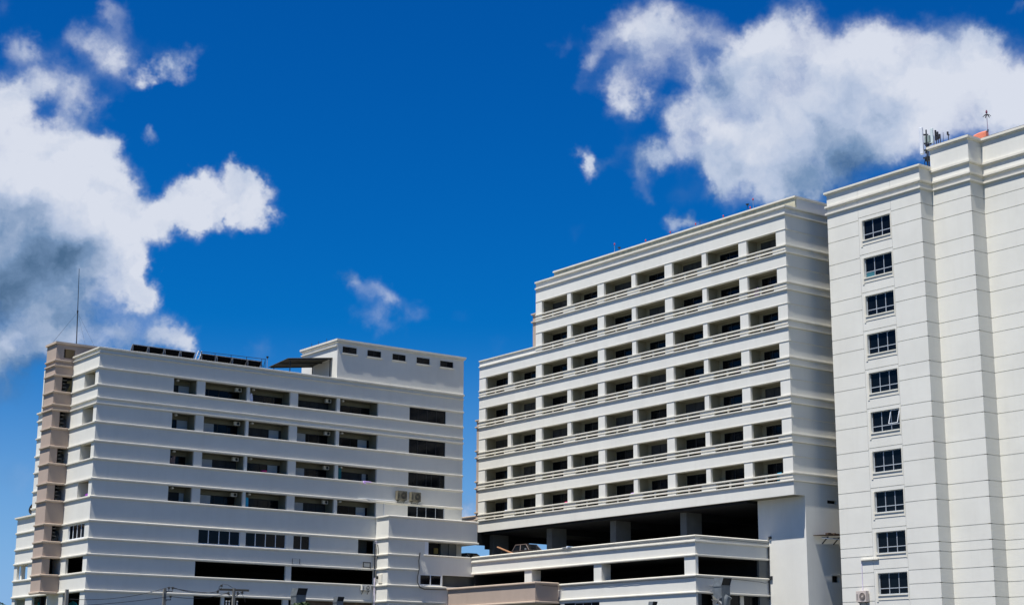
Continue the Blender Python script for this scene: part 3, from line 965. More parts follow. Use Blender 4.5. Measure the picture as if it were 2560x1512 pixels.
# balcony recesses
XR = XM + 1.36
for k, zt in enumerate(OT):
    fl = zt - 2.38
    for i, (a, b, t) in enumerate(mb_bays):
        if k < 2 and i > 6:
            continue
        head = zt - 0.14
        if t == 'a':
            dy = (a + 0.04, b - 0.12 if i else b - 0.5)
        else:
            dy = (a + 0.04, b - 0.5)
        w = MB()
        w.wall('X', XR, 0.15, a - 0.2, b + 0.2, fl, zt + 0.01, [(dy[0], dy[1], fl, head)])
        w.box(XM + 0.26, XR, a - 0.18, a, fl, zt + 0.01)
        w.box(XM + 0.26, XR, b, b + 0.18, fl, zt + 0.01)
        w.build('balcony_wall', BALCSHADE, mbk)
        d = MB()
        d.box(XR + 0.06, XR + 0.09, dy[0] + 0.01, dy[1] - 0.01, fl + 0.02, head - 0.02)
        door = d.build('balcony_door', CURTAIN if (3 * k + 2 * i + k * i) % 4 == 0 else GLASS, mbk)
        f = MB()
        n = 3
        for q in range(n + 1):
            yy = dy[0] + (dy[1] - dy[0]) * q / n
            f.box(XR + 0.02, XR + 0.059, max(dy[0], yy - 0.03), min(dy[1], yy + 0.03), fl + 0.02, head - 0.02)
        f.box(XR + 0.02, XR + 0.059, dy[0] - 0.0, dy[1], head - 0.05, head - 0.001)
        f.build('door_frame', DARKMETAL, door)
for k, zt in enumerate(OT):
    for s in slots:
        if abs(s[3] - (zt - 1.50)) < 0.01:
            r = MB()
            r.box(XM - 0.04, XM + 0.06, s[0] + 0.002, s[1] - 0.002, s[2] + 0.17, s[2] + 0.33)
            mid = (s[0] + s[1]) / 2
            r.box(XM + 0.02, XM + 0.12, mid - 0.09, mid + 0.09, s[2] + 0.002, s[2] + 0.172)
            r.box(XM + 0.02, XM + 0.12, mid - 0.09, mid + 0.09, s[2] + 0.328, s[3] - 0.002)
            r.build('balcony_rail', TRIM, mbk)
# mouldings
for k, zt in enumerate(OT):
    far = MYU if k < 2 else MY1
    for z, o_, h in ((zt - 1.33, 0.12, 0.18), (zt - 1.33 - 0.66, 0.14, 0.17)):
        m = MB()
        fy = MY1 if (k == 1) else far
        m.sweep([(XM, fy + (0.0)), (XM, MY0), (XBK, MY0)], ledge(z, o_, h, 0.03))
        m.build('moulding', TRIM, mbk)
    m = MB()
    m.sweep([(XM, far), (XM, MY0)], [(-0.01, zt - 1.33 - 0.335), (0.05, zt - 1.33 - 0.345), (0.05, zt - 1.33 - 0.475), (-0.01, zt - 1.33 - 0.485)])
    m.build('middle_rail', TRIM, mbk)
    m = MB()
    m.sweep([(XM, far), (XM, MY0), (XBK, MY0)], ledge(zt + 0.10, 0.045, 0.08, 0.02))
    m.build('moulding', TRIM, mbk)
for z, o_, h in ((43.93, 0.17, 0.26), (43.24, 0.15, 0.24)):
    m = MB()
    m.sweep([(XM, MYU), (XM, MY0), (XBK, MY0)], ledge(z, o_, h))
    m.build('moulding', TRIM, mbk)
m = MB()
m.sweep([(XBK, MY1), (XM, MY1)], ledge(36.93, 0.15, 0.2))
m.build('moulding', TRIM, mbk)
w = MB()
w.wall('X', 106.2, 0.2, 99.52, 134.9, 43.0, 45.12)
w.build('roof_parapet', WEATHERED, mbk)
w = MB()
w.wall('Y', 99.5, 0.2, 106.405, 121.5, 43.0, 45.12)
w.build('roof_parapet', WHITE, mbk)
w = MB()
w.box(106.08, 106.42, 99.38, 135.0, 45.124, 45.28)
w.box(106.425, 121.5, 99.38, 99.72, 45.124, 45.28)
w.build('parapet_cap', TRIM, mbk)
w = MB()
w.box(XM + 0.26, 121.7, MY0 + 0.26, MYU - 0.26, 43.05, 43.3)
w.box(XM + 0.26, 121.7, MYU, MY1 - 0.26, 36.2, 36.5)
w.build('roof', ROOFING, mbk)
# tan stair tower peeping out at the left
w = MB()
w.box(104.75, 109, MYU + 0.01, 136.75, 36.6, 40.6)
w.box(104.75, 109, MY1 + 0.01, 146.95, 17.0, 30.4)
w.box(104.95, 109, 146.96, 152, 18.6, 19.75)
w.build('stair_tower', TAN, mbk)
m = MB()
m.sweep([(104.95, 152), (104.95, 147.0)], ledge(19.98, 0.12, 0.22))
for z in (40.75, 39.9):
    m.sweep([(109, 136.75), (104.75, 136.75), (104.75, MYU + 0.02)], ledge(z, 0.15, 0.24))
for k in range(4):
    for dz in (0.0, -0.75):
        z = 30.5 - 3.4 * k + dz
        m.sweep([(109, 146.95), (104.75, 146.95), (104.75, MY1 + 0.02)], ledge(z, 0.15, 0.24))
m.build('tower_moulding', TANTRIM, mbk)
# lower storeys: wall on the right, piers and dim parking to its left
w = MB()
w.wall('X', XW, 0.25, MY0, 104.7, 0, 17.95)
w.wall('Y', MY0, 0.25, XW + 0.25, XBK, 0, 17.949, [(108.37, 109.55, 17.45, 17.75), (108.62, 109.5, 10.63, 11.2)])
w.build('lower_wall', WHITE, mbk)
w = MB()
w.box(108.2, 109.8, MY0 + 0.3, MY0 + 0.35, 17.35, 17.85)
w.box(108.5, 109.6, MY0 + 0.3, MY0 + 0.35, 10.5, 11.3)
w.build('vent_opening', GLASS, mbk)
w = MB()
w.box(108.5, 109.65, MY0 - 0.14, MY0 + 0.1, 11.22, 11.32)
w.build('vent_sill', TRIM, mbk)
FD = 13.72                       # parking deck floor
for y in (144.65, 134.53, 124.30, 114.06):
    w = MB()
    w.box(XW, XW + 1.95, y, y + 0.85, FD, 17.94)
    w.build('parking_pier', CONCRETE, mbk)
w = MB()
w.box(XM + 0.3, XBK - 0.3, 104.95, MY1 - 0.3, 17.70, 17.94)
for y in (144.85, 134.7, 124.5, 114.3):
    w.box(XM + 2.5, XBK - 0.3, y, y + 0.4, 17.1, 17.70)
w.box(XBK - 2, XBK - 1.7, 104.8, MY1 - 0.31, FD, 17.7)
w.box(105.75, 111.0, MY1 - 0.3, MY1 - 0.05, FD, 17.7)
w.box(111.0, 117.4, MY1 - 0.3, MY1 - 0.05, 17.3, 17.7)
w.box(117.4, XBK - 0.3, MY1 - 0.3, MY1 - 0.05, FD, 17.7)
w.box(103.7, 105.1, MY1 - 0.3, MY1 - 0.05, 16.57, 17.94)
w.box(105.1, 105.75, MY1 - 0.3, MY1 - 0.05, 16.18, 17.94)
w.box(XW + 0.3, XBK - 2.1, 104.6, 104.8, FD, 17.9)
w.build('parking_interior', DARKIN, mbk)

# ================================================================== PARKING DECK
XD = 96.76
DY0, DY1 = 103.51, 136.36
pd = thing('parking_deck', 'low white two-level parking deck with a tan canopy band, in front of the middle block', 'parking deck', (XD, DY0, 0))
dop = [(DY0, DY1, 0, 0)]
z1, z2, z3, z4 = 11.03, 12.58, 9.45, 14.28
w = MB()
w.wall('X', XD, 0.22, DY0, DY1, z2, z4)
w.wall('Y', DY0, 0.22, XD + 0.22, XW - 0.02, z2, z4)
w.build('upper_parapet', WHITE, pd)
w = MB()
w.wall('X', XD, 0.22, DY0, DY1, z3, z1)
w.wall('Y', DY0, 0.22, XD + 0.22, XW - 0.02, z3, z1)
w.build('lower_parapet', WHITE, pd)
for a, b in ((DY0 + 0.004, 104.9), (115.98, 117.07), (126.41, 127.55)):
    w = MB()
    w.box(XD + 0.004, XD + (0.32 if a < 104 else 1.1), a, b, z1, z2)
    w.build('pier', WHITE, pd)
w = MB()
w.box(XW - 1.2, XW - 0.03, DY0 + 0.05, DY0 + 0.3, z1, z2)
w.box(XW - 1.2, XW - 0.03, DY0 + 0.05, DY0 + 0.3, 0, z3)
w.build('pier', CONCRETE, pd)
w = MB()
w.wall('X', XD + 0.003, 0.22, DY0 + 0.003, DY1, 0, z3, [(116.3, 121.4, 5.5, 9.25), (122.0, 135.5, 5.5, 9.25)])
w.build('ground_wall', WHITE, pd)
w = MB()
for a, b in ((DY0 + 0.003, 103.9), ):
    w.box(XD + 0.225, XD + 0.62, a, a + 0.25, 0, z3)
w.build('pier', CONCRETE, pd)
ribbon(pd, 'X', XD, 116.3, 119.9, 5.5, 9.25, (0.33, 0.67), ALU, rec=0.06, fw=0.06)
ribbon(pd, 'X', XD, 119.95, 121.4, 5.5, 9.25, (), DARKMETAL, rec=0.06, fw=0.06)
ribbon(pd, 'Y', DY0, 99.2, 102.35, 4.0, z3, (0.55,), DARKMETAL, rec=0.5, fw=0.08)
ribbon(pd, 'Y', DY0, 102.8, 104.4, 4.0, z3, (0.5,), DARKMETAL, rec=0.5, fw=0.08)
w = MB()
w.box(102.36, 102.79, DY0 + 0.42, DY0 + 0.6, 0, z3)
w.build('pier', TRIM, pd)
w = MB()
w.box(XD + 0.23, XBK, DY0 + 0.23, 150.0, FD - 0.5, FD)
w.build('deck_floor', ROOFING, pd)
w = MB()
w.box(XD + 0.23, XBK - 0.4, DY0 + 0.23, 136.3, z2 + 0.02, FD - 0.52)
w.box(XD + 0.23, XBK - 0.4, DY0 + 0.23, 136.3, z1 - 1.0, z1 - 0.8)
w.box(96.99, XBK - 0.5, 136.05, 136.3, z3, z2 + 0.02)
w.box(XD + 8, XD + 8.2, DY0 + 0.3, 136.0, 0, z2)
w.box(XD + 0.3, XD + 8, DY0 + 1.2, DY0 + 1.4, 0, z3)
w.build('parking_interior', DARKIN, pd)
dpath = [(XD, DY1 - 0.03), (XD, DY0), (XW - 0.03, DY0)]
for z, o_, h in ((z4 + 0.1, 0.10, 0.16), (13.96, 0.15, 0.22), (z2 + 0.2, 0.13, 0.2), (z1 + 0.03, 0.15, 0.2), (z3 + 0.2, 0.13, 0.2)):
    m = MB()
    m.sweep(dpath, ledge(z, o_, h))
    m.build('moulding', TRIM, pd)
# parapet turning to the annex
w = MB()
w.wall('Y', YA + 0.02, 0.2, XAE - 0.62, 97.3, 12.62, z4)
w.build('return_parapet', WHITE, pd)
m = MB()
m.sweep([(90.9, YA), (XD - 0.22, YA)], ledge(14.36, 0.12, 0.16))
m.build('moulding', TRIM, pd)
# tan canopy band
XC = 93.85
w = MB()
w.wall('X', XC, 0.2, 122.05, YA - 0.02, 9.2, 11.05)
w.wall('Y', 122.05, 0.2, XC + 0.2, XD - 0.22, 9.2, 11.05)
w.box(XC + 0.21, XD - 0.02, 122.26, YA - 0.05, 9.6, 9.8)
w.build('tan_canopy', TAN, pd)
for z in (11.17, 9.42):
    m = MB()
    m.sweep([(XC, YA - 0.03), (XC, 122.05), (XD - 0.22, 122.05)], ledge(z, 0.16, 0.22))
    m.build('canopy_moulding', TANTRIM, pd)

# ================================================================== RIGHT TOWER
X1, X2, X3 = 107.64, 109.2, 110.95
R0, R1, R2, R3 = 96.97, 86.44, 82.45, 70.0
rt = thing('grooved_tower', 'white tower at the right edge with scored walls and one column of windows', 'building', (X1, R1, 0))
GR = [41.79, 40.45, 38.38, 37.05, 34.96, 33.72, 31.52, 30.28, 28.2, 26.92, 24.8, 23.54, 21.43, 20.09, 18.0, 16.72, 14.54, 13.29, 12.53, 11.15, 10.02, 8.8, 7.6, 5.5, 3.4]
GD, GW = 0.05, 0.06
WT = [41.66 - 3.4 * k for k in range(10)]
WY = (89.84, 92.96)
ZN = (89.70, 93.36)
w = MB()
w.wall('X', X1 + GD, 0.24, R1 + GD, R0, 0, 45.1, [(WY[0], WY[1], t - 1.78, t) for t in WT])
w.build('core_wall', WHITE, rt)
tops = [45.1] + [z for z in GR]
def panels(mb, axis, pos, u0, u1, top, back=GD - 0.001, zones=None):
    zs = [top] + [z for z in GR if z < top - 0.3] + [0.0]
    for k in range(len(zs) - 1):
        za, zb = zs[k] - (GW / 2 if k else 0), zs[k + 1] + (GW / 2 if k < len(zs) - 2 else 0)
        if axis == 'X':
            mb.box(pos, pos + back, u0, u1, zb, za)
        else:
            mb.box(u0, u1, pos, pos + back, zb, za)
p = MB()
panels(p, 'X', X1, R1, ZN[0] - 0.02, 45.1)
p.build('scored_panel', WHITE, rt)
p = MB()
panels(p, 'X', X1, ZN[1] + 0.02, R0, 45.1)
p.build('scored_panel', WHITE, rt)
# smooth strip with the windows in it: one plate per storey, a groove above each window
p = MB()
zs = [45.1] + [t + 0.33 for t in WT] + [0]
for k in range(len(zs) - 1):
    za, zb = zs[k] - (0.03 if k else 0), zs[k + 1] + (0.03 if k < len(zs) - 2 else 0)
    hs_ = [(WY[0], WY[1], t - 1.78, t) for t in WT if zb < t < za]
    p.wall('X', X1 + 0.002, GD - 0.003, ZN[0], ZN[1], zb, za, hs_)
p.build('window_strip', WHITE, rt)
p = MB()
panels(p, 'Y', R1, X1 + GD, X2 + GD, 45.1)
p.wall('Y', R1 + GD, 0.1, X1 + GD, X2 + 0.05, 0, 45.0)
p.build('scored_panel', WHITE, rt)
p = MB()
panels(p, 'X', X2, R2, R1 - 0.001, 46.95)
p.box(X2 + GD, X2 + 0.3, R2 + GD, R1, 0, 46.9)
p.build('scored_panel', WHITE, rt)
p = MB()
panels(p, 'Y', R2, X2 + GD, X3 + GD, 46.95)
p.box(X2 + GD, X3 + 0.3, R2 + GD, R2 + 0.3, 0, 46.9)
p.build('scored_panel', WHITE, rt)
p = MB()
panels(p, 'X', X3, R3, R2 - 0.001, 46.95)
p.box(X3 + GD, X3 + 0.3, R3, R2, 0, 46.9)
p.build('scored_panel', WHITE, rt)
w = MB()
w.wall('Y', R0 - 0.2, 0.2, X1 + GD + 0.25, 128, 0, 45.1)
w.wall('Y', R1 - 0.1, 0.1, X2 + 0.31, 126, 44, 46.9)
w.box(X1 + 0.35, 126, R1 + 0.2, R0 - 0.25, 43.9, 44.2)
w.box(X3 + 0.35, 126, R3, R1 - 0.15, 45.6, 45.9)
w.box(X2 + 0.35, X3 + 0.34, R2 + 0.35, R1 - 0.15, 45.6, 45.9)
w.box(127.8, 128, R3 + 0.25, R0 - 0.25, 0, 45)
w.wall('Y', R3, 0.2, X3 + 0.31, 128, 0, 46.9)
w.build('core_wall', WHITE, rt)
for z, o_, h in ((45.25, 0.2, 0.30), (43.95, 0.17, 0.30), (43.30, 0.15, 0.28)):
    m = MB()
    m.sweep([(X1 + 3, R0), (X1, R0), (X1, R1), (X2 - 0.2 if z > 45 else X2 - 0.02, R1)], ledge(z, o_, h))
    m.build('moulding', TRIM, rt)
for z, o_, h in ((47.10, 0.2, 0.34), (44.95, 0.17, 0.32), (43.93, 0.175, 0.30), (43.28, 0.155, 0.28)):
    m = MB()
    if z > 44:
        m.sweep([(X2 + 6, R1), (X2, R1), (X2, R2), (X3, R2), (X3, R3)], ledge(z, o_, h))
    else:
        m.sweep([(X2, R1 - 0.21), (X2, R2), (X3, R2), (X3, R3)], ledge(z, o_, h))
    m.build('moulding', TRIM, rt)
for k, t in enumerate(WT):
    f = ribbon(rt, 'X', X1, WY[0], WY[1], t - 1.78, t, (0.335, 0.665), ALU, rec=0.17, fw=0.065, transom=0.29)
    s = MB()
    s.box(X1 - 0.09, X1 + 0.16, WY[0] - 0.02, WY[1] + 0.02, t - 1.78 - 0.10, t - 1.781)
    s.build('sill', TRIM, f)
    s = MB()
    s.box(X1 - 0.035, X1 + 0.001, WY[1] + 0.02, WY[1] + 0.20, t - 2.35, t + 0.02)
    s.box(X1 - 0.035, X1 + 0.001, WY[0] - 0.10, WY[0] - 0.03, t - 2.25, t + 0.02)
    s.box(X1 - 0.03, X1 + 0.001, WY[0] - 0.03, WY[1] + 0.02, t - 2.22, t - 1.885)
    s.build('surround', TRIM, f)
    if k == 5:
        c = MB()
        ya, yb = WY[0] + 0.09, WY[0] + 1.02
        zt_, zb_ = t - 0.08, t - 1.24
        def cas(y, z, q):
            fr = (zt_ - z) / (zt_ - zb_)
            return (X1 + 0.15 - 0.34 * fr + q, y, z)
        for (y0_, za_), (y1_, zc_) in (((ya, zt_), (yb, zt_)), ((ya, zb_), (yb, zb_)), ((ya, zt_), (ya, zb_)), ((yb, zt_), (yb, zb_))):
            c.bar(cas(y0_, za_, 0), cas(y1_, zc_, 0), 0.05)
        c.build('open_casement', WHITEALU, f)
    if k == 1:
        c = MB()
        c.box(X1 + 0.185, X1 + 0.199, WY[1] - 0.98, WY[1] - 0.1, t - 1.70, t - 1.33)
        c.build('teal_pane', material('teal_glass', (0.05, 0.16, 0.19), 0.2), f)
# backing so that the rooms behind the panes are dark
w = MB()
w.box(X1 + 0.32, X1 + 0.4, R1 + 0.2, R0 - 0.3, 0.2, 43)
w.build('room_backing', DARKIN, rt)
# ================================================================== THINGS ON AND AROUND THE BUILDINGS
# ---- tilted solar panels on the left roof
sx = [60.76, 62.36, 63.98, 65.61, 67.15, 67.75, 69.37, 71.02, 72.65, 74.23]
def solar(xa, xb, label, strut=False):
    t = thing('solar_panel', label, 'solar panel', ((xa + xb) / 2, 140.7, 30.5), 'tilted panels along the left roof')
    ya, za, yb, zb = 140.23, 32.29, 141.35, 31.10
    n = Vector((0, za - zb, yb - ya)).normalized() * 0.03
    def P(x, f, k):
        return Vector((x, ya + (yb - ya) * f, za + (zb - za) * f)) + n * k
    b = MB()
    b.hexa([P(xa + 0.05, 0.03, 0), P(xb - 0.05, 0.03, 0), P(xb - 0.05, 0.97, 0), P(xa + 0.05, 0.97, 0), P(xa + 0.05, 0.03, 1), P(xb - 0.05, 0.03, 1), P(xb - 0.05, 0.97, 1), P(xa + 0.05, 0.97, 1)])
    b.build('backsheet', SOLAR, t)
    f = MB()
    f.bar(P(xa + 0.03, 0, 0), P(xa + 0.03, 1, 0), 0.06, 0.07)
    f.bar(P(xb - 0.03, 0, 0), P(xb - 0.03, 1, 0), 0.06, 0.07)
    f.bar(P(xa, 0, 0), P(xb, 0, 0), 0.07, 0.06)
    f.bar(P(xa, 1, 0), P(xb, 1, 0), 0.07, 0.06)
    f.build('frame', GALV, t)
    for xx in (xa + 0.08, xb - 0.08):
        l = MB()
        l.bar((xx, ya + 0.06, za - 0.05), (xx, ya + 0.06, 30.48), 0.05)
        l.build('leg', GALV, t)
    if strut:
        l = MB()
        l.bar((xa - 0.02, ya, za), (xa - 0.3, ya + 0.1, 31.0), 0.05)
        l.build('strut', GALV, t)
for i in range(4):
    solar(sx[i], sx[i + 1], '%s dark tilted panel from the tan tower, in the left roof row' % ORD[i], i == 0)
for i in range(5, 9):
    solar(sx[i], sx[i + 1], '%s dark tilted panel right of the roof ladder, under the handrail' % ORD[i - 5])
t = thing('roof_ladder', 'pale metal ladder leaning between the two rows of tilted roof panels', 'ladder', (67.4, 140.2, 30.5))
for x in (67.28, 67.62):
    m = MB()
    m.bar((x - 0.35, 140.6, 30.5), (x + 0.02, 139.9, 32.45), 0.07)
    m.build('stile', WHITEALU, t)
m = MB()
for k in range(7):
    f = (k + 0.5) / 7
    m.bar((67.28 - 0.35 + 0.37 * f, 140.6 - 0.7 * f, 30.5 + 1.95 * f), (67.62 - 0.35 + 0.37 * f, 140.6 - 0.7 * f, 30.5 + 1.95 * f), 0.035)
m.build('rungs', WHITEALU, t)
t = thing('roof_handrail', 'thin dark handrail above the right-hand row of roof panels', 'railing', (70.9, 139.73, 30.5))
m = MB()
m.tube([(67.3, 139.73, 32.33), (67.6, 139.73, 32.37), (74.35, 139.73, 32.48)], 0.025, 6)
m.build('top_rail', DARKMETAL, t)
for x, z in ((67.5, 32.36), (68.93, 32.38), (70.63, 32.4), (72.28, 32.43), (73.92, 32.46), (74.3, 32.47)):
    m = MB()
    m.tube([(x, 139.73, 30.5), (x, 139.73, z)], 0.028, 6)
    m.build('post', DARKMETAL, t)
m = MB()
m.bar((73.95, 139.75, 31.0), (74.3, 139.75, 32.3), 0.03)
m.bar((74.3, 139.75, 31.3), (73.8, 139.75, 32.2), 0.03)
m.build('brace', DARKMETAL, t)
t = thing('roof_lamp', 'small lamp on a slim post at the end of the roof handrail', 'lamp', (74.53, 139.73, 30.5))
m = MB(); m.tube([(74.53, 139.73, 30.5), (74.53, 139.73, 32.6)], 0.022, 6); m.build('post', GALV, t)
m = MB(); m.lathe((74.53, 139.73, 32.56), [(0.05, 0), (0.12, 0.14), (0.13, 0.2), (0.03, 0.24)], 10); m.build('lamp_head', DARKMETAL, t)

# ---- lean-to canopy beside the penthouse
t = thing('roof_canopy', 'brown corrugated lean-to roof on posts beside the rooftop penthouse', 'canopy', (79.3, 141.6, 30.5))
m = MB()
nx = 60
for k in range(nx):
    fa, fb = k / nx, (k + 1) / nx
    ya_, yb_ = 139.64 + 4.05 * fa, 139.64 + 4.05 * fb
    dz = (-0.3 * fa, -0.3 * fb)
    w_ = 0.03 * (k % 2), 0.03 * ((k + 1) % 2)
    x_a, x_b = 76.76, 81.78
    m.hexa([(x_a, ya_, 32.84 + dz[0] + w_[0]), (x_b, ya_, 33.50 + dz[0] + w_[0]), (x_b, yb_, 33.50 + dz[1] + w_[1]), (x_a, yb_, 32.84 + dz[1] + w_[1]),
            (x_a, ya_, 32.87 + dz[0] + w_[0]), (x_b, ya_, 33.53 + dz[0] + w_[0]), (x_b, yb_, 33.53 + dz[1] + w_[1]), (x_a, yb_, 32.87 + dz[1] + w_[1])])
m.build('roof_sheet', SHEET, t)
for x, y in ((77.2, 140.0), (77.2, 143.3), (81.6, 139.8), (81.6, 143.3)):
    m = MB()
    m.bar((x, y, 30.5), (x, y, 32.8 + (x - 76.76) * 0.131 - (y - 139.64) * 0.074), 0.07)
    m.build('post', DARKMETAL, t)
m = MB()
for y in (139.75, 141.6, 143.4):
    m.bar((76.9, y, 32.78 - (y - 139.64) * 0.074), (81.7, y, 33.41 - (y - 139.64) * 0.074), 0.06, 0.1)
m.build('rafters', DARKMETAL, t)
m = MB()
m.bar((79.0, 143.2, 31.2), (79.0, 143.2, 32.2), 0.08)
m.bar((79.5, 143.2, 31.9), (80.1, 143.2, 31.9), 0.06)
m.bar((79.5, 143.2, 31.9), (79.6, 143.2, 32.2), 0.06)
single(m, 'roof_bench_frame', DARKMETAL, 'dark metal frame standing in the gap under the brown roof canopy', 'frame')

# ---- whip mast on the tower
t = thing('whip_mast', 'tall thin guyed mast on the tan tower roof', 'mast', (57.95, 146.8, 32.6))
m = MB(); m.tube([(57.98, 146.8, 32.6), (57.87, 146.8, 36.2)], 0.05, 8); m.build('lower_tube', DARKMETAL, t)
m = MB(); m.tube([(57.87, 146.8, 36.15), (57.74, 146.8, 40.35)], [0.04, 0.024], 8); m.build('upper_tube', DARKMETAL, t)
m = MB(); m.lathe((57.87, 146.8, 36.05), [(0.08, 0), (0.08, 0.2)], 8); m.build('collar', DARKMETAL, t)
for e in ((55.5, 147.0, 32.6), (56.2, 149.9, 32.6), (59.6, 146.0, 32.6), (60.4, 149.8, 32.6)):
    m = MB(); m.tube([(57.87, 146.8, 36.1), e], 0.006, 5); m.build('guy_wire', CABLE, t)

# ---- air-conditioner outdoor units
def outdoor_unit(label, x, y, z, wdt, hgt, dep, face='Y', cas=PLASTIC, group=None, brackets=True):
    """casing with a round fan grille; face 'Y' looks to -Y, face 'X' looks to -X. (x, y, z) is the middle of the back foot"""
    t = thing('outdoor_unit', label, 'air conditioner', (x, y, z), group)
    def bx(mb, u0, u1, d0, d1, z0, z1):
        if face == 'Y':
            mb.box(x + u0, x + u1, y - d1, y - d0, z + z0, z + z1)
        else:
            mb.box(x - d1, x - d0, y - u1, y - u0, z + z0, z + z1)
    def pt(u, d, zz):
        return (x + u, y - d, z + zz) if face == 'Y' else (x - d, y - u, z + zz)
    b = MB(); bx(b, -wdt / 2, wdt / 2, 0.08, 0.08 + dep, 0.06, hgt)
    b.build('casing', cas, t, bevel=0.015)
    fu = wdt * 0.14
    r = min(hgt * 0.36, wdt * 0.3)
    c = pt(fu, 0.08 + dep - 0.01, hgt * 0.52)
    d = MB(); d.lathe(c, [(r, 0), (r, 0.02)], 28, face); d.build('fan_opening', DARKMETAL, t)
    g = MB()
    for k, rr in enumerate((r, r * 0.72, r * 0.46)):
        pts = []
        for q in range(25):
            an = 2 * math.pi * q / 24
            pts.append(pt(fu + rr * math.cos(an), 0.08 + dep + 0.022, hgt * 0.52 + rr * math.sin(an)))
        g.tube(pts, 0.008, 5, cap=False)
    for q in range(8):
        an = math.pi * q / 8
        g.bar(pt(fu + r * math.cos(an), 0.08 + dep + 0.022, hgt * 0.52 + r * math.sin(an)), pt(fu - r * math.cos(an), 0.08 + dep + 0.022, hgt * 0.52 - r * math.sin(an)), 0.008)
    g.build('fan_grille', cas, t)
    h = MB(); h.lathe(pt(fu, 0.08 + dep + 0.015, hgt * 0.52), [(r * 0.27, 0), (r * 0.24, 0.03)], 14, face); h.build('fan_hub', cas, t)
    s = MB()
    for q in range(6):
        bx(s, -wdt * 0.46, -wdt * 0.30, 0.08 + dep, 0.08 + dep + 0.006, hgt * (0.25 + 0.09 * q), hgt * (0.28 + 0.09 * q))
    s.build('louvre', DARKMETAL, t)
    if brackets:
        for u in (-wdt * 0.32, wdt * 0.32):
            k = MB()
            k.bar(pt(u, 0.0, 0.03), pt(u, 0.1 + dep, 0.03), 0.05)
            k.bar(pt(u, 0.0, -0.3), pt(u, dep * 0.8, 0.01), 0.04)
            k.build('bracket', DARKMETAL, t)
    return t
OLDCASE = material('weathered_casing', (0.17, 0.155, 0.11), 0.6, vary=0.4, scale=3, streak=0.5, dirt=(0.08, 0.08, 0.06))
outdoor_unit('weathered outdoor unit left of the pair on the left block wall', 89.5, Y0, 19.72, 1.15, 0.98, 0.42, 'Y', OLDCASE, 'pair of outdoor units on the left block')
outdoor_unit('weathered outdoor unit right of the pair on the left block wall', 91.15, Y0, 19.70, 1.15, 0.98, 0.42, 'Y', OLDCASE, 'pair of outdoor units on the left block')
outdoor_unit('white outdoor unit low on the wall beside the downpipe', 85.62, Y0, 10.66, 1.0, 0.62, 0.34, 'Y', PLASTIC)
TANCASE = material('beige_casing', (0.52, 0.45, 0.40), 0.55, vary=0.06)
outdoor_unit('beige outdoor unit below the lowest windows of the right tower', X1, 94.5, 8.68, 1.08, 0.98, 0.38, 'X', TANCASE)
t = thing('pipe_cover', 'slim pipe trunking running from the beige outdoor unit up to a window', 'pipe', (X1 - 0.03, 94.62, 9.7))
m = MB(); m.box(X1 - 0.06, X1 - 0.002, 94.60, 94.67, 9.66, 12.2); m.build('riser', PVC, t)
m = MB(); m.box(X1 - 0.16, X1 - 0.002, 92.75, 94.67, 12.2, 12.3); m.build('crosspiece', TRIM, t)
t = thing('white_conduit', 'thin white conduit along a moulding beside the weathered pair of outdoor units', 'pipe', (87.65, Y0 - 0.2, 18.1))
m = MB(); m.tube([(84.5, Y0 - 0.19, 19.64), (89.0, Y0 - 0.19, 19.66)], 0.03, 6); m.build('crosspiece', WHITEALU, t)
m = MB(); m.tube([(87.65, Y0 - 0.04, 19.4), (87.66, Y0 - 0.04, 18.0)], 0.03, 6); m.build('riser', WHITEALU, t)

# small units and lamps in the left block's balconies
storey = ['top', 'second', 'third', 'fourth']
proto_ac = None
proto_lamp = None
for ri, (zb, zt) in enumerate(rows):
    for bi, xx in ((1, 14.45), (3, 24.36)):
        lab = 'small wall unit under the %s-row balcony ceiling, %s bay' % (storey[ri], 'left middle' if bi == 1 else 'right middle')
        lc = (X0 + xx, Y0 + 0.95, zt - 0.42)
        if proto_ac is None:
            proto_ac = thing('balcony_unit', lab, 'air conditioner', lc, 'small units hung in the left block balconies')
            b = MB(); b.box(lc[0] - 0.32, lc[0] + 0.32, lc[1] - 0.14, lc[1] + 0.14, lc[2], lc[2] + 0.36); b.build('casing', PLASTIC, proto_ac, bevel=0.02)
            b = MB(); b.lathe((lc[0] + 0.08, lc[1] - 0.135, lc[2] + 0.18), [(0.14, 0), (0.14, 0.02)], 18, 'Y'); b.build('fan_opening', DARKMETAL, proto_ac)
            b = MB(); b.box(lc[0] - 0.28, lc[0] - 0.25, lc[1] - 0.02, lc[1] + 0.02, lc[2] + 0.36, lc[2] + 0.44); b.box(lc[0] + 0.25, lc[0] + 0.28, lc[1] - 0.02, lc[1] + 0.02, lc[2] + 0.36, lc[2] + 0.44); b.build('hanger', DARKMETAL, proto_ac)
        else:
            dup(proto_ac, lc, lab)
    for bi, xx in ((0, 7.95), (2, 15.85), (4, 25.8)):
        lab = 'small round ceiling lamp in the %s-row balcony, %s bay' % (storey[ri], {0: 'narrow left', 2: 'centre', 4: 'right end'}[bi])
        lc = (X0 + xx, Y0 + 0.5, zt - 0.22)
        if proto_lamp is None:
            proto_lamp = thing('ceiling_lamp', lab, 'lamp', lc, 'ceiling lamps in the left block balconies')
            b = MB(); b.lathe(lc, [(0.10, 0.0), (0.16, 0.05), (0.16, 0.15), (0.06, 0.2)], 14); b.build('globe', PLASTIC, proto_lamp, smooth=True)
            b = MB(); b.lathe((lc[0], lc[1], lc[2] + 0.2), [(0.05, 0.0), (0.05, 0.05)], 10); b.build('stem', DARKMETAL, proto_lamp)
        else:
            dup(proto_lamp, lc, lab)

